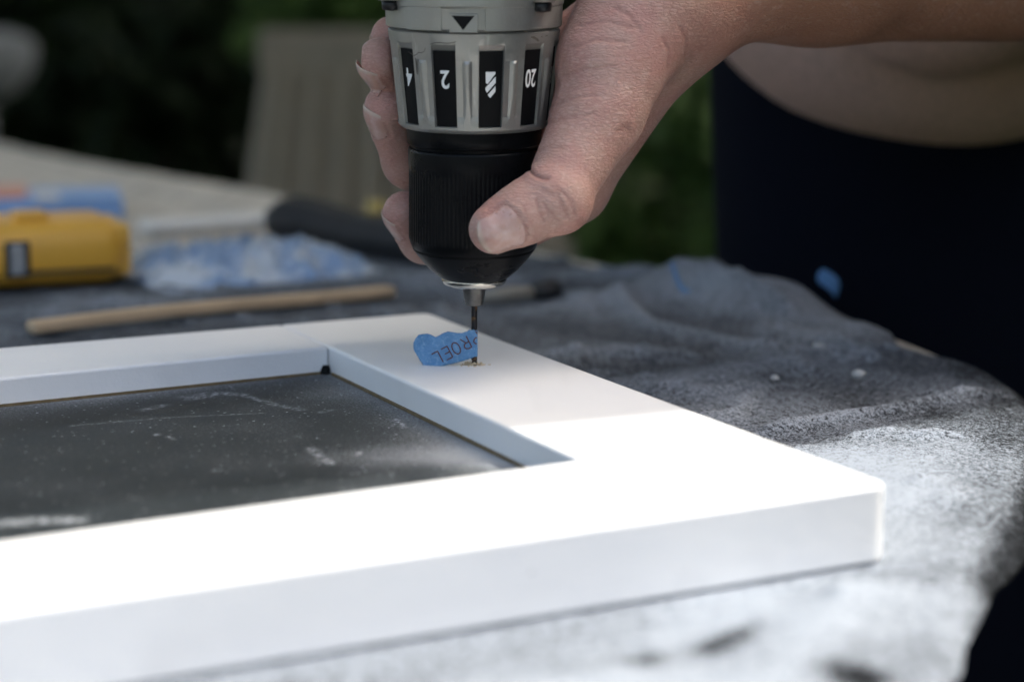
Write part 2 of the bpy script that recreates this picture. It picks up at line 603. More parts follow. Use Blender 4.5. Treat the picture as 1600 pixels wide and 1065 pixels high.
def make_shrub(name, c, rad, n, leaf, mat, label, seed, group=None, cat='shrub'):
    rnd = np.random.RandomState(seed)
    root = bpy.data.objects.new(name, None)
    root.location = (c[0], c[1], 0)
    COL.objects.link(root)
    bpy.context.view_layer.update()
    # clumps then leaves
    k = max(14, n // 160)
    dirs = rnd.normal(size=(k, 3)); dirs /= np.linalg.norm(dirs, axis=1)[:, None]
    cl = np.array(c) + dirs * np.array(rad) * rnd.uniform(.35, .95, (k, 1))
    ci = rnd.randint(0, k, n)
    p = cl[ci] + rnd.normal(size=(n, 3)) * np.array(rad) * .19
    p[:, 2] = np.maximum(p[:, 2], .03)
    nrm = rnd.normal(size=(n, 3)) + np.array([0, -.3, .7]); nrm /= np.linalg.norm(nrm, axis=1)[:, None]
    tmp = rnd.normal(size=(n, 3))
    a = np.cross(nrm, tmp); a /= np.linalg.norm(a, axis=1)[:, None]
    b = np.cross(nrm, a)
    s = leaf * rnd.uniform(.6, 1.3, (n, 1))
    q = [p - a * s, p + b * s * .45 + nrm * s * .12, p + a * s, p - b * s * .45 + nrm * s * .12]
    V = np.stack(q, 1).reshape(-1, 3)
    Fc = np.arange(4 * n).reshape(n, 4)
    fo = mesh_obj('crown', V, Fc, mat, root, mm=False)
    parts = []
    for j in range(9):
        e = cl[rnd.randint(0, k)]
        parts.append(tube([(c[0] + rnd.uniform(-.08, .08), c[1] + rnd.uniform(-.08, .08), 0),
                           (np.array([c[0], c[1], 0]) + e) / 2 + rnd.uniform(-.06, .06, 3) * np.array([1, 1, 0]), e], [.022, .015, .006], 7))
    v, f = join(parts)
    mesh_obj('trunk', v, f, MAT_BARK, root, True, mm=False)
    tag(root, label, cat, group)

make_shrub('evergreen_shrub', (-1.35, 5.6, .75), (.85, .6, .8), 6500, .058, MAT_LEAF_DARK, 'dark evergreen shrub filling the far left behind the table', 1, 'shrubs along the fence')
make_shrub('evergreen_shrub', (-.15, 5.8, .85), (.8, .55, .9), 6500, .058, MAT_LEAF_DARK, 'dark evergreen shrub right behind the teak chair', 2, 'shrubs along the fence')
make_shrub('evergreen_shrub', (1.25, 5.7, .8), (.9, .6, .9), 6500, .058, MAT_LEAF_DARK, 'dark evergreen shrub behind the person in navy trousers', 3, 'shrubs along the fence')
make_shrub('leafy_shrub', (.33, 3.9, .36), (.34, .34, .40), 2600, .042, MAT_LEAF_MID, 'low bright green leafy shrub seen between hand and trousers', 4, 'shrubs along the fence')
make_shrub('leafy_shrub', (-.36, 4.75, .86), (.28, .22, .24), 1500, .04, MAT_LEAF_MID, 'green leafy shrub peeping over the top of the teak chair', 6, 'shrubs along the fence')

# chair behind the table
def make_chair():
    y0 = 3.05
    root = bpy.data.objects.new('teak_chair', None)
    root.location = (-.2, y0, 0)
    COL.objects.link(root)
    bpy.context.view_layer.update()
    xl, xr = -.415, .06
    lean = .10
    for x in (xl + .02, xr - .02):
        s = -.045 if x < -.2 else .03
        v, f = tube([(x + s * 2.2, y0 + .02, 0), (x + s, y0, .42), (x, y0 + lean, .80)], [.024, .024, .022], 4)
        mesh_obj('back_post', v, f, MAT_CHAIR, root, mm=False)
        v, f = tube([(x + s * 2.2, y0 - .42, 0), (x + s * 2, y0 - .42, .43)], [.024, .022], 4)
        mesh_obj('front_leg', v, f, MAT_CHAIR, root, mm=False)
    v, f = box(((xl + xr) / 2, y0 + lean, .805), (xr - xl + .02, .026, .075))
    bevel(mesh_obj('top_rail', v, f, MAT_CHAIR, root, mm=False), 8)
    v, f = box(((xl + xr) / 2, y0 + .005, .47), (xr - xl + .08, .026, .06))
    mesh_obj('bottom_rail', v, f, MAT_CHAIR, root, mm=False)
    n = 9
    for i in range(n):
        x = xl + .045 + (xr - xl - .09) * i / (n - 1)
        v, f = tube([(x + (x + .18) * .13, y0 + .012, .49), (x, y0 + lean - .004, .775)], [.0265, .0265], 4)
        vv = np.array(v)
        mesh_obj('back_slat', [(a, b, c) for a, b, c in vv], f, MAT_CHAIR, root, mm=False)
    for i in range(6):
        v, f = box(((xl + xr) / 2, y0 - .40 + i * .072, .44), (xr - xl + .06, .062, .022))
        mesh_obj('seat_slat', v, f, MAT_CHAIR, root, mm=False)
    tag(root, 'weathered grey slatted teak chair standing behind the table', 'chair')
make_chair()

def make_ornament():
    root = bpy.data.objects.new('garden_ornament', None)
    root.location = (-1.24, 4.2, 0)
    COL.objects.link(root)
    bpy.context.view_layer.update()
    prof = [(.0, .13), (.03, .12), (.07, .07), (.40, .055), (.66, .07)]
    v, f = tube([(-1.24, 4.2, z) for z, r in prof], [r for z, r in prof], 24)
    mesh_obj('pedestal', v, f, MAT_STONE, root, True, mm=False)
    prof = [(.662, .07), (.70, .13), (.75, .165), (.80, .17), (.82, .15), (.84, .06)]
    v, f = tube([(-1.24, 4.2, z) for z, r in prof], [r for z, r in prof], 28)
    mesh_obj('bowl', v, f, MAT_STONE, root, True, mm=False)
    tag(root, 'pale grey garden ornament blurred in the far upper left', 'ornament')
make_ornament()

# ================================================================ table
EDGE = [(-650, 2150), (-524, 1901), (-361, 1640), (-199, 1412), (-84, 1210), (18, 1030), (67, 952), (103, 888), (138, 815), (160, 745),
        (171, 696), (173, 650), (169, 610), (153, 550), (134, 500), (104, 430), (84, 360), (34, 260), (-50, 150), (-140, 50), (-270, -40),
        (-430, -100), (-620, -90), (-800, 0), (-980, 200), (-1200, 620), (-1420, 1150), (-1560, 1700), (-1480, 2050), (-1200, 2260), (-880, 2300)]
EDGE = [np.array(p, float) for p in EDGE][::-1]
TD = np.array([-.47, .8827]); TD /= np.linalg.norm(TD)      # the boards run this way
TN = np.array([TD[1], -TD[0]])
def table_span(o):                                          # interval along TD at offset o across the boards
    ts = []
    n = len(EDGE)
    for i in range(n):
        a, b = EDGE[i], EDGE[(i + 1) % n]
        oa, ob_ = a @ TN, b @ TN
        if (oa - o) * (ob_ - o) < 0:
            u = (o - oa) / (ob_ - oa)
            ts.append((a + (b - a) * u) @ TD)
    return (min(ts), max(ts)) if len(ts) >= 2 else None

def make_table():
    root = empty('garden_table', (-600, 1000, -CAMZ * 1000))
    offs = [p @ TN for p in EDGE]
    o0, o1 = min(offs) + 3, max(offs) - .5
    wdt, gap = 88.0, 4.0
    o = o1
    while o - 20 > o0:
        a, b = max(o - wdt, o0), o
        rows = []
        for k in range(15):
            q = a + (b - a) * k / 14
            s = table_span(min(max(q, o0 + .2), o1 - .2))
            if s: rows.append((q, s))
        V, Fc = [], []
        for q, (s0, s1) in rows:
            for z in (ZTABLE, ZTABLE - 26):
                for s in (s0, s1):
                    p = TN * q + TD * s
                    V.append((p[0], p[1], z))
        for k in range(len(rows) - 1):
            i, j = 4 * k, 4 * k + 4
            Fc += [[i, i + 1, j + 1, j], [i + 2, j + 2, j + 3, i + 3], [i, j, j + 2, i + 2], [i + 1, i + 3, j + 3, j + 1]]
        Fc += [[0, 2, 3, 1], [4 * len(rows) - 4, 4 * len(rows) - 3, 4 * len(rows) - 1, 4 * len(rows) - 2]]
        bevel(mesh_obj('plank', V, Fc, MAT_TEAK, root), 1.6)
        o -= wdt + gap
    for px, py in ((-170, 420), (-760, 330), (-1150, 1750), (-620, 1800)):
        v, f = box((px, py, (ZTABLE - 26 - CAMZ * 1000) / 2), (60, 60, CAMZ * 1000 + ZTABLE - 26))
        mesh_obj('leg', v, f, MAT_TEAK, root)
    for s in ((-170, 420, -760, 330), (-620, 1800, -1150, 1750), (-170, 420, -620, 1800), (-760, 330, -1150, 1750)):
        d = np.array([s[2] - s[0], s[3] - s[1], 0.]); L = np.linalg.norm(d)
        v, f = box(((s[0] + s[2]) / 2, (s[1] + s[3]) / 2, ZTABLE - 26 - 40), (L - 62, 22, 78), d, (-d[1], d[0], 0))
        mesh_obj('apron_rail', v, f, MAT_TEAK, root)
    tag(root, 'weathered plank garden table under the paint-specked black cloth', 'table')
make_table()

# ================================================================ frame corners (mm, plan)
def pl(px, py, z=ZTOP): return onz(px, py, z)[:2]
FR = pl(1392, 756); FL0 = pl(0, 955); BR = pl(668, 488); BL0 = pl(0, 543)
IBR = pl(514, 541); IFR = pl(905, 718); IFL0 = pl(0, 845); IBL0 = pl(0, 590)
def extend(a, b, d):               # from a through b, d mm beyond b
    u = (b - a) / np.linalg.norm(b - a)
    return b + u * d
FL = extend(FR, FL0, 260); BL = extend(BR, BL0, 170)
IFL = extend(IFR, IFL0, 250); IBL = extend(IBR, IBL0, 190)
FPOLY = [FR, BR, BL, FL]

def seg_dist(x, y, a, b):
    ax, ay = a; bx, by = b
    vx, vy = bx - ax, by - ay
    t = np.clip(((x - ax) * vx + (y - ay) * vy) / (vx * vx + vy * vy), 0, 1)
    return np.hypot(x - ax - t * vx, y - ay - t * vy)

def inside_poly(x, y, poly):
    r = np.zeros(np.shape(x), bool)
    n = len(poly)
    for i in range(n):
        x1, y1 = poly[i]; x2, y2 = poly[(i + 1) % n]
        c = ((y1 > y) != (y2 > y)) & (x < (x2 - x1) * (y - y1) / (y2 - y1 + 1e-12) + x1)
        r ^= c
    return r

def frame_dist(x, y):              # distance outside the frame's outline
    d = np.minimum.reduce([seg_dist(x, y, FPOLY[i], FPOLY[(i + 1) % 4]) for i in range(4)])
    return np.where(inside_poly(x, y, FPOLY), 0.0, d)

# ================================================================ cloth
def edge_x(y):                     # x of the table's right edge for a given y
    pts = sorted([(p[1], p[0]) for p in EDGE if p[0] > -300 and p[1] < 1700 and (p[1] > -60)])
    ys = np.array([a for a, b in pts]); xs = np.array([b for a, b in pts])
    return np.interp(y, ys, xs)

def make_cloth():
    # rows along y, columns by arc length measured from the table edge
    ys = np.concatenate([np.arange(40, 290, 6.0), np.arange(290, 760, 2.5), np.arange(760, 1130, 4.0)])
    s = np.concatenate([np.arange(-560, -330, 8.0), np.arange(-330, -40, 2.5), -40 + np.linspace(0, 1, 34)])
    Y, S = np.meshgrid(ys, s, indexing='ij')
    ex = edge_x(Y)
    # where the cloth stops short of the edge, and where it hangs over it
    over = np.interp(Y, [40, 375, 420, 480, 540, 590, 640, 680, 720, 760, 800, 840, 880, 1000, 1130], [8, 8, 14, 24, 42, 46, 34, 4, -9, -5, 3, 2, -16, -24, -26])
    over = over + 2.5 * np.sin(Y / 13.0) * smoothstep(420, 520, Y)
    S = np.where(S > -40, -40 + (over + 40) * (S + 40), S)
    rnd = np.vectorize(lambda a, b: fbm(a, b, 0, 5))
    wrk = rnd(Y / 55.0, S / 55.0)
    wrk2 = rnd(Y / 17.0 + 9, S / 17.0 + 4)
    Xf = ex + S
    back = 1010 + 0.10 * (Xf + 200) + 14 * np.sin(Xf / 31.0) + 10 * wrk
    left_back = np.interp(Xf, [-520, -300, -150, -60, 60], [905, 930, 1030, 1045, 1045])
    keep = (Y < np.minimum(back, left_back) + 12 * wrk)
    R = 16.0
    bend = np.clip(S, 0, R * math.pi / 2)
    X = np.where(S <= 0, ex + S, ex + R * np.sin(bend / R))
    Zd = np.where(S <= 0, 0.0, -R * (1 - np.cos(bend / R)) - np.maximum(S - R * math.pi / 2, 0))
    hang = np.maximum(S - 10, 0)
    X = X + 6 * np.sin(Y / 26.0 + S / 90.0) * smoothstep(5, 90, S) + 4 * wrk * smoothstep(5, 60, S) + (.10 * hang - 2) * smoothstep(400, 520, Y)
    fd = frame_dist(Xf, Y)
    off = smoothstep(2, 26, fd) * smoothstep(8, -22, S)
    sharpw = 1 - np.abs(np.clip(rnd(Y / 70.0 + 31, S / 48.0 + 12), -1, 1))
    h = off * (np.maximum(wrk, -.35) * 1.2 + .8 + .35 * wrk2 + 2.6 * np.clip(sharpw - .82, 0, 1) / .18 * smoothstep(.1, .5, wrk + .3))
    def ridge(a, b, w, amp):
        return amp * np.exp(-(seg_dist(Xf, Y, a, b) / w) ** 2)
    h += off * np.maximum(ridge((82, 566), (125, 596), 3.4, 3.6), ridge((125, 596), (172, 634), 3.4, 3.6))
    h += off * np.maximum(ridge((100, 700), (60, 760), 5, 5.0), ridge((60, 760), (50, 830), 5, 4.6)) + off * ridge((20, 700), (70, 690), 5, 3.4)
    h += off * ridge((118, 770), (92, 830), 4.5, 5.5) + off * ridge((138, 690), (112, 750), 4.5, 4.0)
    h += off * ridge((60, 640), (150, 742), 16, 3.0)
    h += off * ridge((90, 850), (128, 800), 26, 13.0)
    h += off * ridge((104, 800), (150, 740), 16, 4.0)
    h += off * ridge((20, 800), (95, 870), 22, 4.5)
    h += off * ridge((-40, 880), (70, 920), 18, 5)
    h += off * ridge((40, 330), (80, 400), 14, 3.5)
    h += off * ridge((-60, 300), (20, 340), 12, 3.0)
    h += off * ridge((-200, 800), (-60, 900), 20, 3.0)
    h = np.maximum(h, 0)
    Z = ZCLOTH + Zd + h
    # spray coverage
    front = smoothstep(40, -40, (Y - (FR[1] + (Xf - FR[0]) * .53)))
    right = smoothstep(560, 500, Y - .35 * (Xf - 60))
    cov = .45 + .20 * np.exp(-fd / 260.0) * np.maximum(front, right)
    cov += .10 * np.exp(-fd / 60) * (1 - right)
    cov += .16 * np.clip(h / 6, 0, 1) + .04 * wrk
    cov -= .08 * smoothstep(-14, 0, S) * smoothstep(380, 480, Y) + .26 * smoothstep(4, 15, S)
    cov += front * .12 * wrk
    cov += .10 * smoothstep(-120, -40, S) * smoothstep(-8, -40, S) * right
    cov -= .10 * smoothstep(8, 40, np.abs(Y - 770)) * 0
    for bx, by, br, amt in ((47, 371, 5, .4), (41, 364, 5, .38), (68, 350, 6, .4), (-40, 335, 10, .14), (27, 358, 7, .3), (12, 352, 6, .2), (52, 378, 4, .22)):
        cov -= amt * np.exp(-((Xf - bx) ** 2 + (Y - by) ** 2) / br ** 2) * (.6 + .8 * np.clip(wrk2 + .4, 0, 1))
    nr, nc = Y.shape
    idx = -np.ones((nr, nc), int)
    k4 = keep[:-1, :-1] & keep[1:, :-1] & keep[:-1, 1:] & keep[1:, 1:]
    used = np.zeros((nr, nc), bool)
    for a, b in ((0, 0), (1, 0), (0, 1), (1, 1)):
        used[a:nr - 1 + a, b:nc - 1 + b] |= k4
    idx[used] = np.arange(used.sum())
    V = np.stack([X[used], Y[used], Z[used]], 1)
    I, J = np.nonzero(k4)
    Fc = np.stack([idx[I, J], idx[I, J + 1], idx[I + 1, J + 1], idx[I + 1, J]], 1)
    ob = mesh_obj('drop_cloth', V, Fc, MAT_CLOTH, None, True, attrs={'cov': cov[used]})
    m = ob.modifiers.new('thickness', 'SOLIDIFY'); m.thickness = .0008; m.offset = -1
    tag(ob, 'black fabric drop cloth speckled with white paint, draped over the table', 'drop cloth')
make_cloth()

# ================================================================ white frame
def make_frame():
    root = empty('cabinet_door_frame', (FR[0], FR[1], ZTOP - 19))
    T = 19.0
    def rnd_corner(c, a, b, r=5.0, n=8):
        ua = (a - c) / np.linalg.norm(a - c); ub = (b - c) / np.linalg.norm(b - c)
        return [c + ua * r * (1 - t) ** 2 + ub * r * t ** 2 for t in np.linspace(0, 1, n)]
    g = .22
    dirA = (FR - FL) / np.linalg.norm(FR - FL); dirB = (BR - FR) / np.linalg.norm(BR - FR)
    # right stile from the front corner to the back corner
    FRi = FR + (FL - FR) * (np.linalg.norm(IFR - FR) * .0)
    # stile inner line extended to the outer front and back edges
    uI = (IBR - IFR) / np.linalg.norm(IBR - IFR)
    def isect(p, u, q, v):
        A = np.array([[u[0], -v[0]], [u[1], -v[1]]])
        t = np.linalg.solve(A, q - p)[0]
        return p + u * t
    SB = isect(IFR, uI, BR, (BL - BR) / np.linalg.norm(BL - BR))
    SF = isect(IFR, uI, FR, (FL - FR) / np.linalg.norm(FL - FR))
    RF = isect(FR, dirB, IFR, dirA)
    poly = [RF + dirB * .06] + rnd_corner(BR, FR, SB) + [SB, IFR + uI * .06]
    v, f = prism([tuple(p) for p in poly], ZTOP - T, ZTOP)
    st = bevel(mesh_obj('stile', v, f, MAT_WHITE, root), 1.0, 3)
    # front rail and back rail butt against the stile with a hairline joint
    def rail(pts):
        v, f = prism([tuple(p) for p in pts], ZTOP - T, ZTOP - .03)
        return bevel(mesh_obj('rail', v, f, MAT_WHITE, root), 1.0, 3)
    e = -dirA * g
    rail(rnd_corner(FR, FL, RF) + [RF, IFR, IFL, FL])
    rail([IBR + e, SB + e, BL, IBL])
    # thin raw wood bead along the bottom of the inner faces
    zi = ZTOP - 9.2
    for a, b, w in ((IFR, IBR, .7), (IBR, IBL, .4)):
        d = b - a; L = np.linalg.norm(d); d /= L
        nn = np.array([-d[1], d[0]])
        m = (a + b) / 2
        if ((IFL + IBL) / 2 - m) @ nn < 0: nn = -nn
        c = m + nn * w / 2
        v, f = box((c[0], c[1], zi + .35), (L - 7, w, 1.1), (d[0], d[1], 0), (nn[0], nn[1], 0))
        mesh_obj('raw_edge', v, f, MAT_RAW, root)
    # black gap in the corner
    c = IBR + (IFL - IBR) / np.linalg.norm(IFL - IBR) * 1.2
    v, f = prism([(c[0] - 3.0, c[1] - .8), (c[0] + .2, c[1] - 2.6), (c[0] + 1.6, c[1] + .3)], zi - .5, zi + 3.0)
    vv = np.array(v); top = vv[:, 2] > zi + 1
    vv[top, :2] = (vv[top, :2] - c) * .45 + c
    mesh_obj('corner_gap', vv, f, MAT_INLAY, root)
    # panel
    n1, n2 = 520, 230
    U, Vv = np.meshgrid(np.linspace(0, 1, n1), np.linspace(0, 1, n2), indexing='ij')
    def off_in(p, q): return p + (q - p) / np.linalg.norm(q - p) * -3
    A0, A1, B1, B0 = IFL, IFR, IBR, IBL
    X = (A0[0] * (1 - U) + A1[0] * U) * (1 - Vv) + (B0[0] * (1 - U) + B1[0] * U) * Vv
    Y = (A0[1] * (1 - U) + A1[1] * U) * (1 - Vv) + (B0[1] * (1 - U) + B1[1] * U) * Vv
    de = np.minimum.reduce([seg_dist(X, Y, A1, B1), seg_dist(X, Y, B0, B1) * 1.5, seg_dist(X, Y, A0, A1) * 3.0])
    nf = np.vectorize(lambda a, b: fbm(a / 30, b / 30, 3, 4))(X, Y)
    dust = .12 + .34 * np.exp(-de / 15) + .10 * nf
    pc = np.array(pl(760, 712, zi)); dust += .42 * np.exp(-(((X - pc[0]) / 40) ** 2 + ((Y - pc[1]) / 14) ** 2))
    smear = np.zeros_like(X)
    def sm(pix, w, amp, taper=True):
        nonlocal smear
        P = [pl(a, b, zi) for a, b in pix]
        for i in range(len(P) - 1):
            smear = np.maximum(smear, amp * 1.15 * np.exp(-(seg_dist(X, Y, P[i], P[i + 1]) / (w * .62)) ** 2))
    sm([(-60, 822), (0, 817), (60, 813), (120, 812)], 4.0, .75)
    sm([(285, 620), (330, 613), (380, 617), (430, 632), (470, 640)], 2.6, .42)
    sm([(300, 622), (345, 614), (372, 616)], 4.2, .5)
    sm([(225, 640), (255, 633)], 3.0, .4)
    sm([(110, 665), (260, 652), (410, 645)], .8, .45)
    sm([(620, 655), (632, 668)], 1.6, .9)
    sm([(608, 655), (630, 662)], 1.0, .6)
    sm([(485, 700), (510, 722)], 2.6, .6)
    sm([(510, 718), (518, 724)], 2.2, .9)
    sm([(556, 712), (562, 706)], 1.8, .8)
    sm([(585, 715), (640, 718)], 3.5, .5)
    sm([(500, 644), (520, 640)], 2.0, .35)
    sm([(244, 678), (246, 679)], 1.4, .9)
    sm([(262, 682), (272, 686)], 1.0, .7)
    sm([(336, 735), (338, 735)], 1.6, .7)
    sm([(462, 681), (466, 681)], 1.2, .6)
    sm([(706, 680), (718, 682)], 1.3, .6)
    sm([(660, 688), (690, 694)], 3.0, .35)
    Vt = np.stack([X.ravel(), Y.ravel(), np.full(X.size, zi)], 1)
    I, J = np.meshgrid(np.arange(n1 - 1), np.arange(n2 - 1), indexing='ij')
    q = I * n2 + J
    Fc = np.stack([q, q + n2, q + n2 + 1, q + 1], -1).reshape(-1, 4)
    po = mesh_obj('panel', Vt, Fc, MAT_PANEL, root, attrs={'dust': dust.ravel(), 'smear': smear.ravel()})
    mo = po.modifiers.new('thickness', 'SOLIDIFY'); mo.thickness = .004; mo.offset = -1
    po['label'] = 'dark inset panel dusted and smeared with white paint'
    tag(root, 'white lacquered wooden cabinet door frame with a dusty dark panel, being drilled', 'door frame')
make_frame()

# ================================================================ drill
TIP = W(741, 571, 582.5)
AX = np.array([.004, -.055, 1.0]); AX /= np.linalg.norm(AX)
E1 = np.array([1., 0, 0]); E1 -= AX * (E1 @ AX); E1 /= np.linalg.norm(E1)     # to the right
E2 = np.cross(AX, E1)                                                          # away from the camera
def s_at(py):
    lo, hi = -40.0, 260.0
    for _ in range(60):
        m = (lo + hi) / 2
        if project((TIP + AX * m)[None])[0, 1] > py: lo = m
        else: hi = m
    return (lo + hi) / 2
def rad_at(py, hw):
    return hw * depth_of(TIP + AX * s_at(py)) / F_PX
def dp(theta, s, r):               # theta: 0 faces the camera, positive to the right
    return TIP + AX * s + r * (math.sin(theta) * E1 - math.cos(theta) * E2)

PROF = [(433, 50), (418, 71), (400, 86), (386, 94), (376, 99), (368, 101), (300, 102), (232, 103), (226, 103)]
S_NOSE = s_at(433)
S_SLEEVE_TOP = s_at(224)
S_COL0 = s_at(196); S_COL1 = s_at(43)
R_COL0 = rad_at(190, 118); R_COL1 = rad_at(50, 134.5)
R_HOUS = rad_at(20, 138)
def drill_radius(s):               # envelope used to keep the hand off the drill
    ss = np.array([s_at(433), s_at(372), s_at(226), s_at(200), s_at(190), s_at(43), s_at(0), 130, 200])
    rr = np.array([rad_at(433, 50), rad_at(372, 100), rad_at(226, 103.5), rad_at(200, 106), R_COL0, R_COL1, R_HOUS, 28.6, 30])
    return np.interp(s, ss, rr, left=2.0)

def lathe(rows, ncol=96, fn=None):
    V, Fc = [], []
    for i, (s, r) in enumerate(rows):
        for k in range(ncol):
            th = 2 * math.pi * k / ncol
            rr = r + (fn(th, s) if fn else 0)
            V.append(dp(th, s, rr))
    for i in range(len(rows) - 1):
        for k in range(ncol):
            k2 = (k + 1) % ncol
            Fc.append([i * ncol + k, i * ncol + k2, (i + 1) * ncol + k2, (i + 1) * ncol + k])
    Fc.append(list(range(ncol))[::-1]); Fc.append([(len(rows) - 1) * ncol + k for k in range(ncol)])
    return V, Fc

def sharp(ob, deg=40):
    me = ob.data
    me.polygons.foreach_set('use_smooth', np.ones(len(me.polygons), dtype=bool))
    try:
        me.set_sharp_from_angle(angle=math.radians(deg))
    except Exception:
        pass
    return ob

def text_mesh(txt, bold=.0):
    cu = bpy.data.curves.new('glyph', 'FONT')
    cu.body = txt
    cu.size = 1.0
    cu.offset = bold
    cu.align_x = 'CENTER'
    cu.resolution_u = 6
    ob = bpy.data.objects.new('glyph', cu)
    COL.objects.link(ob)
    dg = bpy.context.evaluated_depsgraph_get()
    me = bpy.data.meshes.new_from_object(ob.evaluated_get(dg))
    v = np.array([tuple(q.co) for q in me.vertices]); f = [list(p.vertices) for p in me.polygons]
    bpy.data.objects.remove(ob); bpy.data.meshes.remove(me)
    v[:, 1] -= (v[:, 1].max() + v[:, 1].min()) / 2
    v[:, 0] -= (v[:, 0].max() + v[:, 0].min()) / 2
    return v, f

def make_drill():
    root = empty('cordless_drill', TIP)
    # bit with a twisted flute
    V, Fc = [], []
    nz, nc = 90, 16
    for i in range(nz):
        s = -3 + (s_at(474) + 5) * i / (nz - 1)
        tw = s * 1.1
        for k in range(nc):
            a = 2 * math.pi * k / nc
            r = .98
            if s < 11.5:
                r -= .42 * max(0, math.cos(2 * (a - tw))) ** 3
            V.append(dp(a, s, r))
    for i in range(nz - 1):
        for k in range(nc):
            k2 = (k + 1) % nc
            Fc.append([i * nc + k, i * nc + k2, (i + 1) * nc + k2, (i + 1) * nc + k])
    mesh_obj('drill_bit', V, Fc, MAT_BIT, root, True)
    # three jaws
    s0, s1 = s_at(476), s_at(444)
    r0, r1 = rad_at(476, 14.2), rad_at(446, 19.5)
    for j in range(3):
        base = math.radians(-8 + 120 * j)
        V, Fc = [], []
        cols = 12
        for s, r in ((s0, r0 * .86), (s0 + .5, r0), (s1, r1)):
            V.append(dp(base, s, .35))
            for k in range(cols):
                V.append(dp(base + math.radians(-57 + 114 * k / (cols - 1)), s, r))
        m = cols + 1
        for i in range(2):
            for k in range(m):
                k2 = (k + 1) % m
                Fc.append([i * m + k, i * m + k2, (i + 1) * m + k2, (i + 1) * m + k])
        Fc.append(list(range(m))[::-1]); Fc.append([2 * m + k for k in range(m)])
        sharp(mesh_obj('jaw', V, Fc, MAT_JAW, root), 30)
    # polished nose ring
    rr = rad_at(437, 51)
    rows = [(s_at(445), rr * .62), (s_at(444.5), rr * .80), (s_at(442), rr * .93), (s_at(438), rr * .99), (s_at(434), rr), (s_at(429), rr * .97)]
    mesh_obj('nose_ring', *lathe(rows, 72), MAT_STEEL, root, True)
    # chuck sleeve: ribbed cylinder with a smooth cone
    rows = [(s_at(431), rad_at(431, 48))] + [(s_at(y), rad_at(y, h)) for y, h in ((433, 50.5), (431.5, 53.5), (428, 58), (418, 70), (402, 84.5), (390, 93.5), (386.5, 96.2), (385.6, 95.2), (384.4, 97.0), (376, 100), (371, 101.5))]
    for k in range(15):
        y = 369 - (369 - 262) * k / 14
        rows.append((s_at(y), rad_at(y, 102)))
    rows += [(s_at(y), rad_at(y, h)) for y, h in ((258, 102.6), (233, 103.2), (229.5, 102.4), (228.5, 100.5))]
    sa, sb = s_at(372), s_at(258)
    def ribs(th, s):
        if sa < s < sb:
            e = min(1, (s - sa) / 1.5, (sb - s) / 2.5)
            return -.22 * e * (.5 + .5 * math.cos(th * 92)) ** 1.5
        return 0
    mesh_obj('chuck_sleeve', *lathe(rows, 92 * 8, ribs), MAT_BLACK, root, True)
    # rear chuck ring
    rows = [(s_at(y), rad_at(y, h)) for y, h in ((229, 97), (228.4, 99), (224, 100), (222.5, 103.8), (221, 104.8), (210, 105.4), (198, 105.8), (192, 104))]
    sharp(mesh_obj('chuck_ring', *lathe(rows, 128), MAT_BLACK, root), 50)
    # torque collar with recessed windows and raised pill ribs
    NW = 11
    step = 2 * math.pi / NW
    th0 = math.asin(28.5 / 127.0)
    half = math.radians(8.35)
    sw0, sw1, sw2 = s_at(186), s_at(71), s_at(62)
    def Rc(s): return R_COL0 + (R_COL1 - R_COL0) * (s - S_COL0) / (S_COL1 - S_COL0)
    angs = []
    eps = math.radians(.35)
    for w in range(NW):
        c = th0 + w * step
        for d in (-half - eps, -half, -half * .5, 0, half * .5, half, half + eps):
            angs.append(c + d)
        pc = c + step / 2
        wv = math.radians(1.25)
        for d in (-2.6 * wv, -1.5 * wv, -wv, -.5 * wv, 0, .5 * wv, wv, 1.5 * wv, 2.6 * wv):
            angs.append(pc + d)
    angs = sorted(a % (2 * math.pi) for a in angs)
    e = .15
    p0, p1 = s_at(172), s_at(86)
    ssr = [S_COL0 - .2, S_COL0, S_COL0 + .35, S_COL0 + 1.0, S_COL0 + 2.0, sw0 - e, sw0, p0 - .4, p0, p0 + .8] + list(np.linspace(p0 + 2, p1 - 2, 9)) + \
          [p1 - .8, p1, p1 + .5, sw1, sw1 + .6, (sw1 + sw2) / 2, sw2, sw2 + e, S_COL1 - 1.5, S_COL1 - .45, S_COL1 - .1, S_COL1]
    ssr = sorted(ssr)
    V, Fc = [], []
    for s in ssr:
        base = Rc(s)
        if s < S_COL0 + 1.0: base -= 1.3 * (1 - max(0, (s - S_COL0 + .2)) / 1.2) ** 1.4
        if s > S_COL1 - .45: base -= .55 * ((s - S_COL1 + .45) / .45) ** 1.5
        for th in angs:
            d = (th - th0 + step / 2) % step - step / 2
            r = base
            if abs(d) <= half + 1e-6 and sw0 - 1e-6 <= s <= sw2 + 1e-6:
                k = 1.0 if s <= sw1 else max(0.0, (sw2 - s) / (sw2 - sw1)) * .85 + .1
                r -= 1.15 * k
            d2 = (th - th0) % step - step / 2
            wv = math.radians(1.25)
            if p0 <= s <= p1 and abs(d2) < 1.6 * wv:
                k = math.sqrt(max(0, 1 - (d2 / (1.6 * wv)) ** 2))
                r += .5 * k * min(1, (s - p0) / 9 + .05, (p1 - s) / .8)
            elif p0 <= s <= p1 and abs(d2) < 2.7 * wv:
                r -= .34
            V.append(dp(th, s, r))
    n = len(angs)
    for i in range(len(ssr) - 1):
        for k in range(n):
            k2 = (k + 1) % n
            Fc.append([i * n + k, i * n + k2, (i + 1) * n + k2, (i + 1) * n + k])
    Fc.append(list(range(n))[::-1]); Fc.append([(len(ssr) - 1) * n + k for k in range(n)])
    collar = sharp(mesh_obj('torque_collar', V, Fc, MAT_SILVER, root), 28)
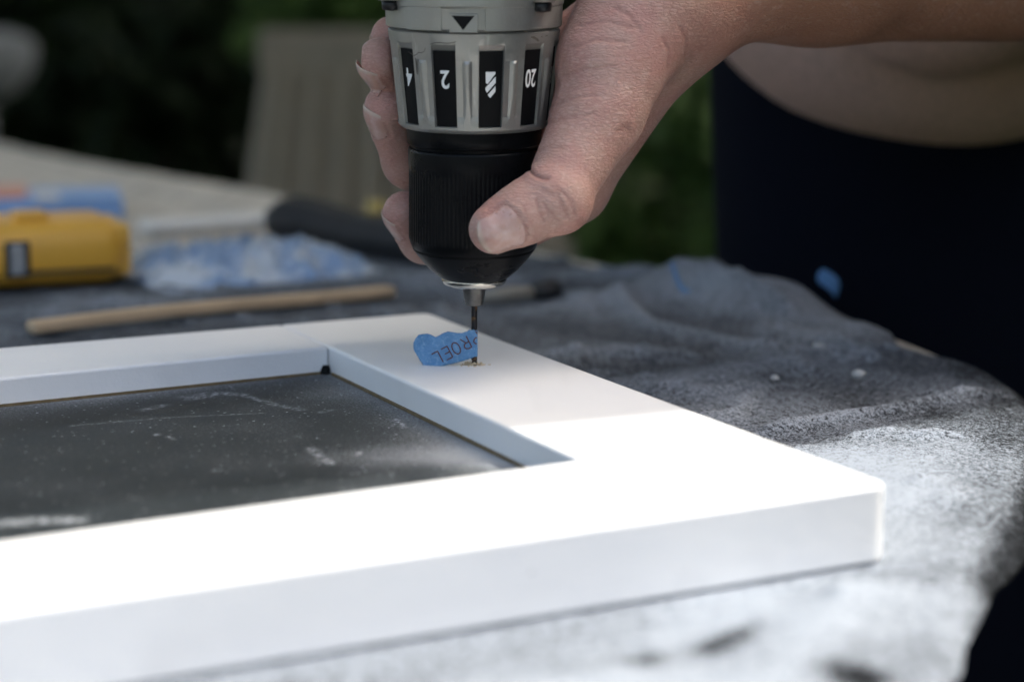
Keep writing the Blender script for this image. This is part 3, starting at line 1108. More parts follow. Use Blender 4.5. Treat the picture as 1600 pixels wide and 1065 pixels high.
    # wear: a wavy crack and a few grimy scuffs on the collar
    def scuff(path, w):
        sv, sf = [], []
        pp = [np.array(q) / 5.161 for q in path]
        for k, q in enumerate(pp):
            tq = pp[min(k + 1, len(pp) - 1)] - pp[max(k - 1, 0)]
            nq = np.array([-tq[1], tq[0]]) / max(np.linalg.norm(tq), 1e-6) * w * (.4 + .6 * math.sin(math.pi * (k + .6) / len(pp)))
            for g in (-1, 1):
                x, y = q + nq * g
                sx = s_at(y)
                sv.append(dp(math.asin((590 + x - 741.5) * depth_of(TIP) / F_PX / Rc(sx)), sx, Rc(sx) + .03))
            if k: sf.append([2 * k - 2, 2 * k - 1, 2 * k + 1, 2 * k])
        mesh_obj('scuff', sv, sf, MAT_GRIME, collar)
    scuff([(292, 385), (318, 398), (340, 414), (362, 402), (378, 384), (400, 388), (424, 372), (432, 342)], .55)
    scuff([(470, 318), (500, 304), (540, 300), (590, 306), (640, 298), (662, 290)], .8)
    scuff([(1218, 262), (1240, 268), (1262, 284), (1276, 300)], 1.9)
    scuff([(1290, 268), (1340, 262), (1400, 258)], .6)
    scuff([(352, 432), (358, 470), (360, 520), (366, 560)], .9)
    # black windows with numerals
    nums = {0: 'BIT', 1: '20', 2: '18', 3: '16', 4: '14', 5: '12', 6: '10', 7: '8', 8: '6', 9: '4', 10: '2'}
    sc = s_at(114.5)
    for w in range(NW):
        c = th0 + w * step
        V, Fc = [], []
        for s in (sw0 + .05, sw1):
            for k in range(9):
                V.append(dp(c - half * .985 + 2 * half * .985 * k / 8, s, Rc(s) - .85))
        for s in (sw0 + .05, sw1):
            for k in range(9):
                V.append(dp(c - half * .985 + 2 * half * .985 * k / 8, s, Rc(s) - 1.25))
        for k in range(8):
            Fc.append([k, k + 1, 10 + k, 9 + k])
        Fc.append(list(range(9))[::-1] + [18 + k for k in range(9)])
        Fc.append([9 + k for k in range(9)] + [27 + k for k in range(9)][::-1])
        win = mesh_obj('number_window', V, Fc, MAT_INLAY, root, False)
        if w not in (0, 1, 2, 10, 9, 8, 3): continue
        zr = Rc(sc) - .85 + .05
        if nums[w] == 'BIT':
            polys = [[(888, 527), (962, 527), (962, 542), (903, 622), (890, 612)],
                     [(965, 563), (967, 612), (901, 690), (888, 668), (888, 650)],
                     [(965, 638), (966, 682), (926, 731), (906, 706)]]
            pv, pf = [], []
            for pg in polys:
                o = len(pv)
                for zx, zy in pg:
                    pv.append(dp(c + ((zx - 928) / 5.161) / 4.9 / zr, s_at(zy / 5.161), Rc(s_at(zy / 5.161)) - .79))
                pf.append([o + i for i in range(len(pg))])
            mesh_obj('drill_symbol', pv, pf, MAT_PRINT, win)
        else:
            gv, gf = text_mesh(nums[w], .018)
            hgt = gv[:, 1].max() - gv[:, 1].min()
            gv = gv * (5.5 / hgt)
            gv[:, 0] *= .80 if len(nums[w]) == 1 else .60
            pv = [dp(c - x / zr, sc - y, Rc(sc - y) - .79) for x, y, _ in gv]
            mesh_obj('numeral', pv, gf, MAT_PRINT, win)
    # gear housing above the collar
    rows = [(S_COL1 + .05, R_HOUS - 1.6), (S_COL1 + .5, R_HOUS - 1.4), (S_COL1 + .55, R_HOUS - .5), (S_COL1 + .9, R_HOUS - .05), (S_COL1 + 2, R_HOUS),
            (S_COL1 + 7, R_HOUS + .1), (S_COL1 + 7.4, R_HOUS + .4), (S_COL1 + 24, R_HOUS + .8), (S_COL1 + 30, R_HOUS + .2), (S_COL1 + 34, R_HOUS - 2)]
    sharp(mesh_obj('gear_housing', *lathe(rows, 128), MAT_SILVER, root), 35)
    def plate(name, x0, x1, y0, y1, h, mat, par, inset=.0):
        # a raised curved plate between picture columns x0..x1 and rows y0..y1
        V, Fc = [], []
        t0, t1 = math.asin((x0 - 741.5) / 137.5), math.asin((x1 - 741.5) / 137.5)
        sA, sB = s_at(y1), s_at(y0)
        nn = 10
        for r in (R_HOUS - .5, R_HOUS + h):
            ins = inset if r > R_HOUS else 0
            for s in (sA + ins, sB - ins):
                for k in range(nn):
                    V.append(dp(t0 + ins / 28 + (t1 - t0 - 2 * ins / 28) * k / (nn - 1), s, r))
        b = 2 * nn
        for k in range(nn - 1):
            Fc.append([b + k, b + k + 1, b + nn + k + 1, b + nn + k])
            Fc.append([k, k + 1, b + k + 1, b + k])
            Fc.append([nn + k + 1, nn + k, b + nn + k, b + nn + k + 1])
        Fc.append([0, b, b + nn, nn]); Fc.append([nn - 1, 2 * nn - 1, b + 2 * nn - 1, b + nn - 1])
        return mesh_obj(name, V, Fc, mat, par)
    mk = plate('marker_plate', 707, 751, 13, 43.5, .75, MAT_SILVER, root, .35)
    tri, trf = [], []
    for k in range(13):
        u = k / 12
        x = 712 + 33 * u
        yb = 17 + 21.5 * (1 - abs(2 * u - 1))
        for y in (17, max(yb, 17.05)):
            tri.append(dp(math.asin((x - 741.5) / 137.5), s_at(y), R_HOUS + .82))
        if k: trf.append([2 * k - 2, 2 * k - 1, 2 * k + 1, 2 * k])
    mesh_obj('arrow_mark', tri, trf, MAT_INLAY, mk)
    plate('side_plate', 642, 697, -30, 41, .25, MAT_SILVER, root, .2)
    plate('side_plate', 760, 823, -30, 41, .25, MAT_SILVER, root, .2)
    plate('upper_plate', 694, 765, -30, 5, 1.3, MAT_SILVER, root, .3)
    for x in (621, 843):
        th = math.asin((x - 741.5) / 137.5)
        c = dp(th, s_at(13), R_HOUS + 1.0)
        c1 = dp(th, s_at(5), R_HOUS + 1.0)
        c2 = dp(th, s_at(-2), R_HOUS + 1.0)
        v, f = tube([c, c + (c1 - c) * .12, c1, c2], [1.9, 2.6, 2.75, 2.75], 20)
        sc_ = mesh_obj('screw', v, f, MAT_SCREW, root, True)
        v, f = tube([c2, dp(th, s_at(-30), R_HOUS + 1.0)], [3.8, 3.8], 20)
        mesh_obj('screw_boss', v, f, MAT_SILVER, root, True)
        v, f = tube([c + AX * .05, c - AX * .15], [1.1, 1.0], 6)
        mesh_obj('hex_socket', v, f, MAT_INLAY, sc_)
    # motor body, grip and battery above the picture
    rows = [(S_COL1 + 33, R_HOUS - 3), (S_COL1 + 36, 29), (S_COL1 + 60, 31), (S_COL1 + 95, 31), (S_COL1 + 112, 27), (S_COL1 + 118, 16)]
    mesh_obj('motor_housing', *lathe(rows, 64), MAT_RUBBER, root, True)
    g0 = TIP + AX * (S_COL1 + 78)
    v, f = tube([g0 + E2 * 22, g0 + E2 * 60 + AX * 3, g0 + E2 * 120 + AX * 14], [20, 17.5, 19], 20)
    mesh_obj('grip', v, f, MAT_RUBBER, root, True)
    v, f = box(g0 + E2 * 142 + AX * 14, (72, 46, 105), E1, E2, AX)
    bevel(mesh_obj('battery', v, f, MAT_DARK, root), 8, 3)
    v, f = box(g0 + E2 * 48 - AX * 18, (10, 16, 12), E1, E2, AX)
    bevel(mesh_obj('trigger', v, f, MAT_DARK, root), 3, 2)
    tag(root, 'silver and black cordless drill boring straight down into the white frame', 'drill')
make_drill()

# ---------------------------------------------------------------- blue tape flag on the bit
FLAG = [(832, 485), (812, 493), (800, 482), (770, 490), (758, 484), (740, 500), (690, 515), (640, 513), (605, 505), (570, 498), (520, 520), (485, 540), (460, 551), (420, 527), (375, 519), (310, 530),
        (285, 560), (262, 610), (265, 660), (300, 720), (340, 785), (372, 826), (430, 831), (490, 815), (560, 800), (640, 782), (700, 767), (780, 740), (830, 714)]
FLAGPX = [(600 + a / 5.714, 430 + b / 5.714) for a, b in FLAG]
def flag_y(px):                    # gentle wave in depth
    t = (741.5 - px)
    return 581.0 - 1.15 + .0009 * t * t * .6 + .5 * math.sin(t / 16.0) - .004 * t
def make_flag():
    step = 2.0
    pts = [np.array(p) for p in FLAGPX]
    dense = []
    for i in range(len(pts)):
        a, b = pts[i], pts[(i + 1) % len(pts)]
        n = max(1, int(np.linalg.norm(b - a) / 2.5))
        for k in range(n):
            dense.append(a + (b - a) * k / n)
    rnd = random.Random(3)
    dense = [p + np.array([rnd.uniform(-.25, .25), rnd.uniform(-.3, .3)]) for p in dense]
    # triangulated by columns: scan the outline
    V, Fc = [], []
    xs = np.arange(min(p[0] for p in dense) + .3, max(p[0] for p in dense) - .1, 1.5)
    cols = []
    for x in xs:
        ys = []
        for i in range(len(dense)):
            a, b = dense[i], dense[(i + 1) % len(dense)]
            if (a[0] - x) * (b[0] - x) < 0:
                ys.append(a[1] + (b[1] - a[1]) * (x - a[0]) / (b[0] - a[0]))
        cols.append((x, min(ys), max(ys)))
    m = 14
    for x, y0, y1 in cols:
        for k in range(m):
            yy = y0 + (y1 - y0) * k / (m - 1)
            V.append(W(x, yy, flag_y(x) + .25 * math.sin(yy / 9.0)))
    for i in range(len(cols) - 1):
        for k in range(m - 1):
            Fc.append([i * m + k, i * m + k + 1, (i + 1) * m + k + 1, (i + 1) * m + k])
    ob = mesh_obj('masking_tape_flag', V, Fc, MAT_TAPE, None, True)
    md = ob.modifiers.new('thickness', 'SOLIDIFY'); md.thickness = .00018; md.offset = 1
    # wrap round the back of the bit
    s0, s1 = s_at(556), s_at(517)
    rows = [(s0, 1.12), ((s0 + s1) / 2, 1.14), (s1, 1.12)]
    v, f = lathe(rows, 18)
    mesh_obj('tape_wrap', v, f[:-2], MAT_TAPE, ob, True)
    # printed lettering, drawn in strokes; local letter frame: x along the reading direction, y up
    O = np.array([600 + 838 / 5.714 - 3.5, 430 + 478 / 5.714 + 3.5])
    rd = np.array([-.885, .465]); rd /= np.linalg.norm(rd)      # reading direction in the picture
    upv = np.array([-rd[1], rd[0]])
    if upv[1] < 0: upv = -upv                                    # upside down: letter tops point down
    H, Wd, pitch = 19.0, 10.5, 16.8
    glyph = {
        'P': [[(0, 0), (0, 1)], [(0, 1), (.55, 1), (.85, .92), (1, .75), (.85, .58), (.55, .5), (0, .5)]],
        'R': [[(0, 0), (0, 1)], [(0, 1), (.55, 1), (.85, .92), (1, .75), (.85, .58), (.55, .5), (0, .5)], [(.5, .5), (1, 0)]],
        'O': [[(.5 + .5 * math.sin(a), .5 + .5 * math.cos(a)) for a in np.linspace(0, 2 * math.pi, 25)]],
        'E': [[(0, 0), (0, 1)], [(0, 1), (1, 1)], [(0, .5), (.85, .5)], [(0, 0), (1, 0)]],
        'L': [[(0, 1), (0, 0)], [(0, 0), (1, 0)]]}
    V, Fc = [], []
    poly = [tuple(p) for p in FLAGPX]
    for i, ch in enumerate('PROEL'):
        for stroke in glyph[ch]:
            for a, b in zip(stroke[:-1], stroke[1:]):
                pa = O + rd * (i * pitch + a[0] * Wd * (1.1 if ch == 'O' else 1)) + upv * a[1] * H
                pb = O + rd * (i * pitch + b[0] * Wd * (1.1 if ch == 'O' else 1)) + upv * b[1] * H
                L = np.linalg.norm(pb - pa); n = max(1, int(L / 1.2))
                d = (pb - pa) / L; nn = np.array([-d[1], d[0]]) * 1.0
                for k in range(n):
                    q0 = pa + (pb - pa) * k / n - d * .12; q1 = pa + (pb - pa) * (k + 1) / n + d * .12
                    c = (q0 + q1) / 2
                    if not bool(inside_poly(np.array(c[0]), np.array(c[1]), poly)): continue
                    o = len(V)
                    for q in (q0 - nn, q1 - nn, q1 + nn, q0 + nn):
                        V.append(W(q[0], q[1], flag_y(q[0]) + .25 * math.sin(q[1] / 9.0) - .36))
                    Fc.append([o, o + 1, o + 2, o + 3])
    mesh_obj('lettering', V, Fc, MAT_INK, ob)
    tag(ob, 'torn blue masking tape flag with brown lettering wrapped on the drill bit', 'tape')
make_flag()

def make_shavings():
    rnd = np.random.RandomState(8)
    V, Fc = [], []
    for i in range(75):
        a = rnd.uniform(0, 6.28); rr = abs(rnd.normal(0, 1)) * 1.1 + .9
        c = np.array([TIP[0] + math.cos(a) * rr * 1.5 - .4, TIP[1] + math.sin(a) * rr, ZTOP + rnd.uniform(.05, .9) * math.exp(-(rr - .9) / 1.5)])
        n = rnd.randint(3, 6)
        R = rnd.uniform(.25, .6); w = rnd.uniform(.15, .4)
        ax = rnd.normal(size=3); ax /= np.linalg.norm(ax)
        bx = np.cross(ax, rnd.normal(size=3)); bx /= np.linalg.norm(bx); cx = np.cross(ax, bx)
        o = len(V)
        for k in range(n + 1):
            t = k / n * rnd.uniform(1.5, 4)
            p = c + R * (math.cos(t) * bx + math.sin(t) * cx)
            for sgn in (-1, 1):
                q = p + ax * w * sgn
                q[2] = max(q[2], ZTOP + .02)
                V.append(q)
        for k in range(n):
            Fc.append([o + 2 * k, o + 2 * k + 1, o + 2 * k + 3, o + 2 * k + 2])
    tag(mesh_obj('wood_shavings', V, Fc, MAT_SHAVE), 'tiny pale wood shavings around the drilled hole', 'shavings', kind='stuff')
make_shavings()
#@HAND
# ================================================================ person (signed-distance body, meshed here)
def cap(p, a, b, ra, rb):
    ba = b - a
    x, y, z = p[:, 0] - a[0], p[:, 1] - a[1], p[:, 2] - a[2]
    t = x * ba[0] + y * ba[1] + z * ba[2]
    t *= 1.0 / (ba @ ba)
    np.clip(t, 0, 1, out=t)
    x -= t * ba[0]; y -= t * ba[1]; z -= t * ba[2]
    x *= x; y *= y; z *= z
    x += y; x += z
    np.sqrt(x, out=x)
    t *= rb - ra
    x -= t
    x -= ra
    return x

def ell(p, c, r):
    q = (p - c) / r
    k = np.sqrt(np.einsum('ij,ij->i', q, q))
    return (k - 1) * min(r)

def smin(a, b, k):
    h = np.clip(.5 + .5 * (b - a) / k, 0, 1)
    return b + (a - b) * h - k * h * (1 - h)

def smax(a, b, k):
    return -smin(-a, -b, k)

def mesh_sdf(fn, xs, ys, zs, blk=6, project_it=2):
    """surface nets on a rectilinear grid, evaluated only near the surface"""
    fn0 = fn
    fn = lambda q: fn0(np.asfortranarray(q))
    xs, ys, zs = [np.asarray(a, np.float32) for a in (xs, ys, zs)]
    nx, ny, nz = len(xs), len(ys), len(zs)
    S = np.ones((nx, ny, nz), np.float32)
    bx, by, bz = range(0, nx, blk), range(0, ny, blk), range(0, nz, blk)
    def mids(a, st): return np.array([(a[i] + a[min(i + blk, len(a) - 1)]) / 2 for i in st]), np.array([(a[min(i + blk, len(a) - 1)] - a[i]) / 2 for i in st])
    mx, hx = mids(xs, bx); my, hy = mids(ys, by); mz, hz = mids(zs, bz)
    G = np.stack(np.meshgrid(mx, my, mz, indexing='ij'), -1).reshape(-1, 3)
    HD = np.sqrt(hx[:, None, None] ** 2 + hy[None, :, None] ** 2 + hz[None, None, :] ** 2).reshape(-1)
    c = np.concatenate([fn(G[i:i + 400000]) for i in range(0, len(G), 400000)])
    near = (np.abs(c) < HD * 1.5 + 1.5).reshape(len(mx), len(my), len(mz))
    cc = c.reshape(near.shape)
    sgn = np.repeat(np.repeat(np.repeat(np.where(cc < 0, -1, 1), blk, 0), blk, 1), blk, 2)[:nx, :ny, :nz]
    S[:] = sgn * 50
    msk = np.repeat(np.repeat(np.repeat(near, blk, 0), blk, 1), blk, 2)[:nx, :ny, :nz]
    I, J, K = np.nonzero(msk)
    for i in range(0, len(I), 600000):
        a, b, d = I[i:i + 600000], J[i:i + 600000], K[i:i + 600000]
        S[a, b, d] = fn(np.stack([xs[a], ys[b], zs[d]], 1))
    S[0], S[-1] = 50, 50
    S[:, 0], S[:, -1] = 50, 50
    S[:, :, 0], S[:, :, -1] = 50, 50
    ins = S < 0
    cnt = np.zeros((nx - 1, ny - 1, nz - 1), np.int8)
    for a in (0, 1):
        for b in (0, 1):
            for d in (0, 1):
                cnt += ins[a:nx - 1 + a, b:ny - 1 + b, d:nz - 1 + d]
    act = (cnt > 0) & (cnt < 8)
    I, J, K = np.nonzero(act)
    n = len(I)
    vid = np.full(act.shape, -1, np.int32)
    vid[I, J, K] = np.arange(n)
    acc = np.zeros((n, 3)); num = np.zeros(n)
    corners = [(a, b, d) for a in (0, 1) for b in (0, 1) for d in (0, 1)]
    for u in corners:
        for ax in range(3):
            if u[ax] == 0:
                w = list(u); w[ax] = 1
                s0 = S[I + u[0], J + u[1], K + u[2]]; s1 = S[I + w[0], J + w[1], K + w[2]]
                x = (s0 < 0) != (s1 < 0)
                t = np.where(x, s0 / np.where(x, s0 - s1, 1), 0)
                p0 = np.stack([xs[I + u[0]], ys[J + u[1]], zs[K + u[2]]], 1)
                p1 = np.stack([xs[I + w[0]], ys[J + w[1]], zs[K + w[2]]], 1)
                acc[x] += (p0 + (p1 - p0) * t[:, None])[x]
                num[x] += 1
    V = acc / num[:, None]
    Q = []
    for ax in range(3):
        sl0 = [slice(None)] * 3; sl1 = [slice(None)] * 3
        sl0[ax] = slice(0, -1); sl1[ax] = slice(1, None)
        A = ins[tuple(sl0)]; B = ins[tuple(sl1)]
        e = np.array(np.nonzero(A != B))
        o1, o2 = [(1, 2), (2, 0), (0, 1)][ax]
        ok = (e[o1] > 0) & (e[o2] > 0) & (e[o1] < act.shape[o1]) & (e[o2] < act.shape[o2])
        e = e[:, ok]
        flip = A[tuple(e)]
        def cell(d1, d2):
            f = e.copy(); f[o1] -= d1; f[o2] -= d2
            return vid[tuple(f)]
        q = np.stack([cell(1, 1), cell(0, 1), cell(0, 0), cell(1, 0)], 1)
        q[~flip] = q[~flip][:, ::-1]
        Q.append(q)
    Q = np.concatenate(Q)
    Q = Q[(Q >= 0).all(1)]
    for _ in range(project_it):
        d = fn(V); g = np.stack([fn(V + np.eye(3)[i] * .1) - d for i in range(3)], 1) / .1
        gl = np.maximum(np.linalg.norm(g, axis=1), .3)
        V = V - g * np.clip(d / gl ** 2, -1, 1)[:, None] * .85
    return V, Q

def grad(fn, P, h=.2):
    g = np.stack([fn(P + np.eye(3)[i] * h) - fn(P - np.eye(3)[i] * h) for i in range(3)], 1)
    return g / np.maximum(np.linalg.norm(g, axis=1), 1e-6)[:, None]

# left hand: joints measured as (picture column, picture row, plan distance) with radii in mm
def jt(*q): return W(*q)
FING = {
    'index':  [(jt(893, 292, 606), 11.6), (jt(748, 382, 614), 9.6), (jt(664, 371, 601), 8.1), (jt(633, 334, 593), 7.3)],
    'middle': [(jt(918, 205, 612), 12.0), (jt(752, 312, 617), 9.8), (jt(640, 252, 602), 8.5), (jt(606, 172, 590), 7.7)],
    'ring':   [(jt(930, 118, 613), 11.5), (jt(756, 215, 617), 9.4), (jt(640, 150, 601), 8.3), (jt(595, 97, 586), 7.6)],
    'little': [(jt(940, 45, 610), 10.5), (jt(752, 130, 614), 8.4), (jt(648, 78, 603), 7.2), (jt(611, 57, 594), 6.3)],
}
TH = [(jt(1010, 10, 578), 17.5), (jt(934, 178, 566), 13.2), (jt(868, 306, 551), 10.0), (jt(818, 335, 547.5), 8.6), (jt(771, 358, 545.5), 7.3)]
WRIST = jt(1062, -14, 600)
def palm_sdf(p):
    d = None
    for nm, ra in (('index', 12.5), ('middle', 13), ('ring', 12.5), ('little', 11.5)):
        o = {'index': (12, 24, 0), 'middle': (4, 10, 4), 'ring': (0, -4, 6), 'little': (0, -18, 6)}[nm]
        st = jt(1036 + o[0], 30 + o[1], 594 + o[2])
        c = cap(p, st, FING[nm][0][0], ra, FING[nm][0][1])
        d = c if d is None else smin(d, c, 8)
    # thenar mass and web between thumb and index
    d = smin(d, cap(p, jt(1000, -20, 580), jt(938, 95, 570), 16, 14), 10)
    d = smin(d, cap(p, jt(985, 40, 592), jt(925, 190, 588), 15, 11), 9)
    d = smin(d, cap(p, jt(948, 165, 576), jt(905, 255, 590), 8.5, 6.5), 8)
    return d
ELBOW = np.array([306., 705., 26.])
def arm_sdf(p):
    a0 = WRIST
    mid = jt(1290, -65, 632)
    d = cap(p, a0 + np.array([0, -8, 0]), mid + np.array([0, -12, 0]), 18.5, 24.5)
    d = smin(d, cap(p, a0 + np.array([0, 9, -1]), mid + np.array([0, 12, 0]), 18.5, 24.0), 8)
    d = smin(d, cap(p, mid, ELBOW, 27.5, 37), 14)
    d = smin(d, cap(p, jt(1048, 8, 588), jt(1085, -18, 600), 18.0, 17.5), 9)
    return d
def finger_chain(p, ch, k=3.0):
    d = None
    for (a, ra), (b, rb) in zip(ch[:-1], ch[1:]):
        c = cap(p, a, b, ra, rb)
        d = c if d is None else smin(d, c, k)
    return d
NAILS = {}
def thumb_sdf(p):
    d = finger_chain(p, TH[:3], 5.0)
    d2 = finger_chain(p, TH[2:], 3.0)
    d = smin(d, d2, 2.2)
    # knuckle swelling and fleshy pad
    d = smin(d, cap(p, jt(874, 316, 549), jt(862, 308, 549), 9.6, 9.2), 3)
    d = smin(d, cap(p, jt(822, 322, 552), jt(785, 342, 550), 8.0, 6.8), 3)
    return d
def drill_sdf(p):
    q = p - TIP
    s = q @ AX
    r = np.linalg.norm(q - s[:, None] * AX, axis=1)
    return (r - drill_radius(s)) * .93
def hand_raw(p):
    f = None
    for nm in ('index', 'middle', 'ring', 'little'):
        c = finger_chain(p, FING[nm])
        # fingertip pad
        t = FING[nm][3][0]
        f = c if f is None else smin(f, c, 1.0)
    d = smin(palm_sdf(p), f, 5.0)
    d = smin(d, arm_sdf(p), 16)
    th = thumb_sdf(p)
    d = smin(d, th, np.interp(p[:, 2], [-62, -48], [1.2, 5.0]))
    return d
def hand_sdf(p):
    return smax(hand_raw(p), .12 - drill_sdf(p), 1.2)

def build_hand():
    xs = np.concatenate([np.arange(-46, 62, .6), np.arange(62, 130, .8), np.arange(130, 350, 2.2)])
    ys = np.concatenate([np.arange(532, 636, .6), np.arange(636, 760, 1.6)])
    zs = np.concatenate([np.arange(-88, 14, .6), np.arange(14, 84, 1.6)])
    return mesh_sdf(hand_sdf, xs, ys, zs)

HV, HQ = build_hand()
HN = grad(hand_sdf, HV)
HP = project(HV)
# creases, measured in the picture on the camera side of the thumb and hand
def px_dist(P, line):
    d = np.full(len(P), 1e9)
    for (x0, y0), (x1, y1) in zip(line[:-1], line[1:]):
        d = np.minimum(d, seg_dist(P[:, 0], P[:, 1], (x0, y0), (x1, y1)))
    return d
front = (HN[:, 1] < .25) & (HV[:, 1] < 592)
crease = np.zeros(len(HV))
disp = np.zeros(len(HV))
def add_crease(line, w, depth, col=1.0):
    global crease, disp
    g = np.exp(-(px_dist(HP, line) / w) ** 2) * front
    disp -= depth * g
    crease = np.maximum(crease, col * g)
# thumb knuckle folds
for ln, w, dp_, c_ in (
    ([(826, 262), (831, 270), (842, 276), (856, 279)], 2.4, .75, 1.0),
    ([(846, 296), (858, 300), (870, 310), (880, 324), (887, 338)], 2.0, .16, .35),
    ([(838, 312), (842, 330), (850, 344)], 1.8, .15, .38),
    ([(850, 318), (860, 332), (872, 344)], 1.5, .14, .42),
    ([(864, 292), (880, 300), (893, 316), (897, 334)], 1.7, .15, .35),
    ([(870, 302), (879, 316), (882, 330)], 1.4, .12, .35),
    ([(854, 306), (868, 300), (884, 306)], 1.4, .10, .25),
    ([(818, 322), (824, 340), (832, 352)], 1.8, .10, .25),
    ([(843, 236), (860, 230), (884, 232)], 2.5, .12, .22),
    ([(850, 195), (880, 186), (930, 178)], 2.5, .14, .25),
    ([(862, 165), (900, 152), (945, 148)], 2.2, .13, .28),
    ([(880, 120), (915, 108), (960, 104)], 2.2, .13, .28),
    ([(895, 75), (930, 62), (975, 66)], 2.2, .13, .28),
    ([(905, 40), (950, 34), (990, 44)], 2.2, .12, .25),
    ([(960, 12), (985, 26), (1000, 48)], 2.4, .14, .3),
    ([(1035, 60), (1045, 80), (1042, 105)], 2.2, .14, .3),
    ([(1060, 40), (1072, 62), (1070, 92)], 2.0, .12, .25),
    ([(968, 205), (978, 198), (984, 206)], 4.5, .35, .5),
    ([(874, 112), (880, 130), (872, 150)], 3.0, -.35, 0),
):
    add_crease(ln, max(2.6, w * 1.25), dp_ * (2.0 if 0 < dp_ < .3 else 1), min(1, c_ * 1.5))
# knuckle dimples at the bases of the far fingers stay smooth; fingertips and knuckles are redder
red = np.zeros(len(HV))
for nm in FING:
    for (c, r), amt, w in ((FING[nm][3], .38, 9), (FING[nm][2], .22, 9)):
        red = np.maximum(red, amt * np.exp(-(np.linalg.norm(HV - c, axis=1) / (w + 2)) ** 2))
for c, amt, w in ((TH[2][0], .22, 10), (TH[4][0], .12, 8), (TH[1][0], .12, 14)):
    red = np.maximum(red, amt * np.exp(-(np.linalg.norm(HV - c, axis=1) / w) ** 2))
tan = smoothstep(36, 95, HV[:, 0] + .3 * (HV[:, 2]))

# ---- nails: plates bent round the last joint of each finger
def nail_patch(base, tipc, rt, normal, half_ang, back, free, nu=17, nv=22, lift=.18, droop=8.5):
    al = tipc - base; al /= np.linalg.norm(al)
    n = normal - al * (normal @ al); n /= np.linalg.norm(n)
    s = np.cross(al, n)
    us = np.linspace(-1, 1, nu); vs = np.linspace(-back, free, nv)
    U, T = np.meshgrid(us, vs, indexing='ij')
    u, t = U.ravel(), T.ravel()
    vn = (t + back) / (back + free)
    root = np.clip(1 - vn * 4, 0, 1)
    t = t + (u * u) * (root ** 2 * 2.4) - np.abs(u) ** 2.4 * np.clip(vn - .55, 0, 1) / .45 * free * .42
    ang = u * half_ang * (1 - .18 * root ** 2)
    # nail cross-section is flatter than the finger: a wider circle set inwards
    ts = np.minimum(t, 0.0)
    D = np.cos(ang)[:, None] * n + np.sin(ang)[:, None] * s
    A = tipc + ts[:, None] * al
    r = np.full(len(u), rt + 4.0)
    for _ in range(30):
        d = hand_raw(A + D * r[:, None])
        r = r - np.clip(d, -.6, 1.5) * .8
    r = np.clip(r, rt * .8, rt * 1.35)
    tf = np.maximum(t, 0)
    edge = np.maximum(np.abs(u) ** 6, root ** 3)
    rr = r - tf ** 2 / (2 * droop) + lift * (1 - edge) - .18 * edge
    P = tipc + t[:, None] * al + D * rr[:, None]
    f = []
    for i in range(nu - 1):
        for j in range(nv - 1):
            f.append([i * nv + j, (i + 1) * nv + j, (i + 1) * nv + j + 1, i * nv + j + 1])
    return P, f, smoothstep(.87, .93, vn), n
NAILSPEC = [
    (TH[3][0], TH[4][0], 7.3, np.array([.0, -1.0, -.22]), 1.02, 7.6, 6.2),
    (FING['middle'][2][0], FING['middle'][3][0], 7.7, np.array([-.86, -.50, -.2]), .92, 6.6, 5.2),
    (FING['ring'][2][0], FING['ring'][3][0], 7.6, np.array([-.74, -.45, -.5]), .92, 5.4, 5.2),
    (FING['index'][2][0], FING['index'][3][0], 7.3, np.array([-.93, -.34, -.2]), .9, 5.8, 5.0),
    (FING['little'][2][0], FING['little'][3][0], 6.3, np.array([-.9, -.2, -.4]), .9, 4.6, 4.6),
]

NAILM = [nail_patch(*q) for q in NAILSPEC]
for P_, f_, t_, n_ in NAILM:
    G_ = P_.reshape(17, 22, 3)
    bd = np.concatenate([G_[0, :15], G_[-1, :15], G_[:, 0]])
    near = np.nonzero(np.linalg.norm(HV - P_.mean(0), axis=1) < 14)[0]
    dd = np.full(len(near), 1e9)
    for q in bd:
        dd = np.minimum(dd, np.linalg.norm(HV[near] - q, axis=1))
    disp[near] -= .10 * np.exp(-(dd / .5) ** 2)
    disp[near] += .22 * np.exp(-((dd - 1.5) / .8) ** 2) * (np.min(np.linalg.norm(HV[near][:, None] - P_[None, ::5], axis=2), axis=1) > .9)
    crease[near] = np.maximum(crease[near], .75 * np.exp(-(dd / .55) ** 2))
HV = HV + HN * disp[:, None]

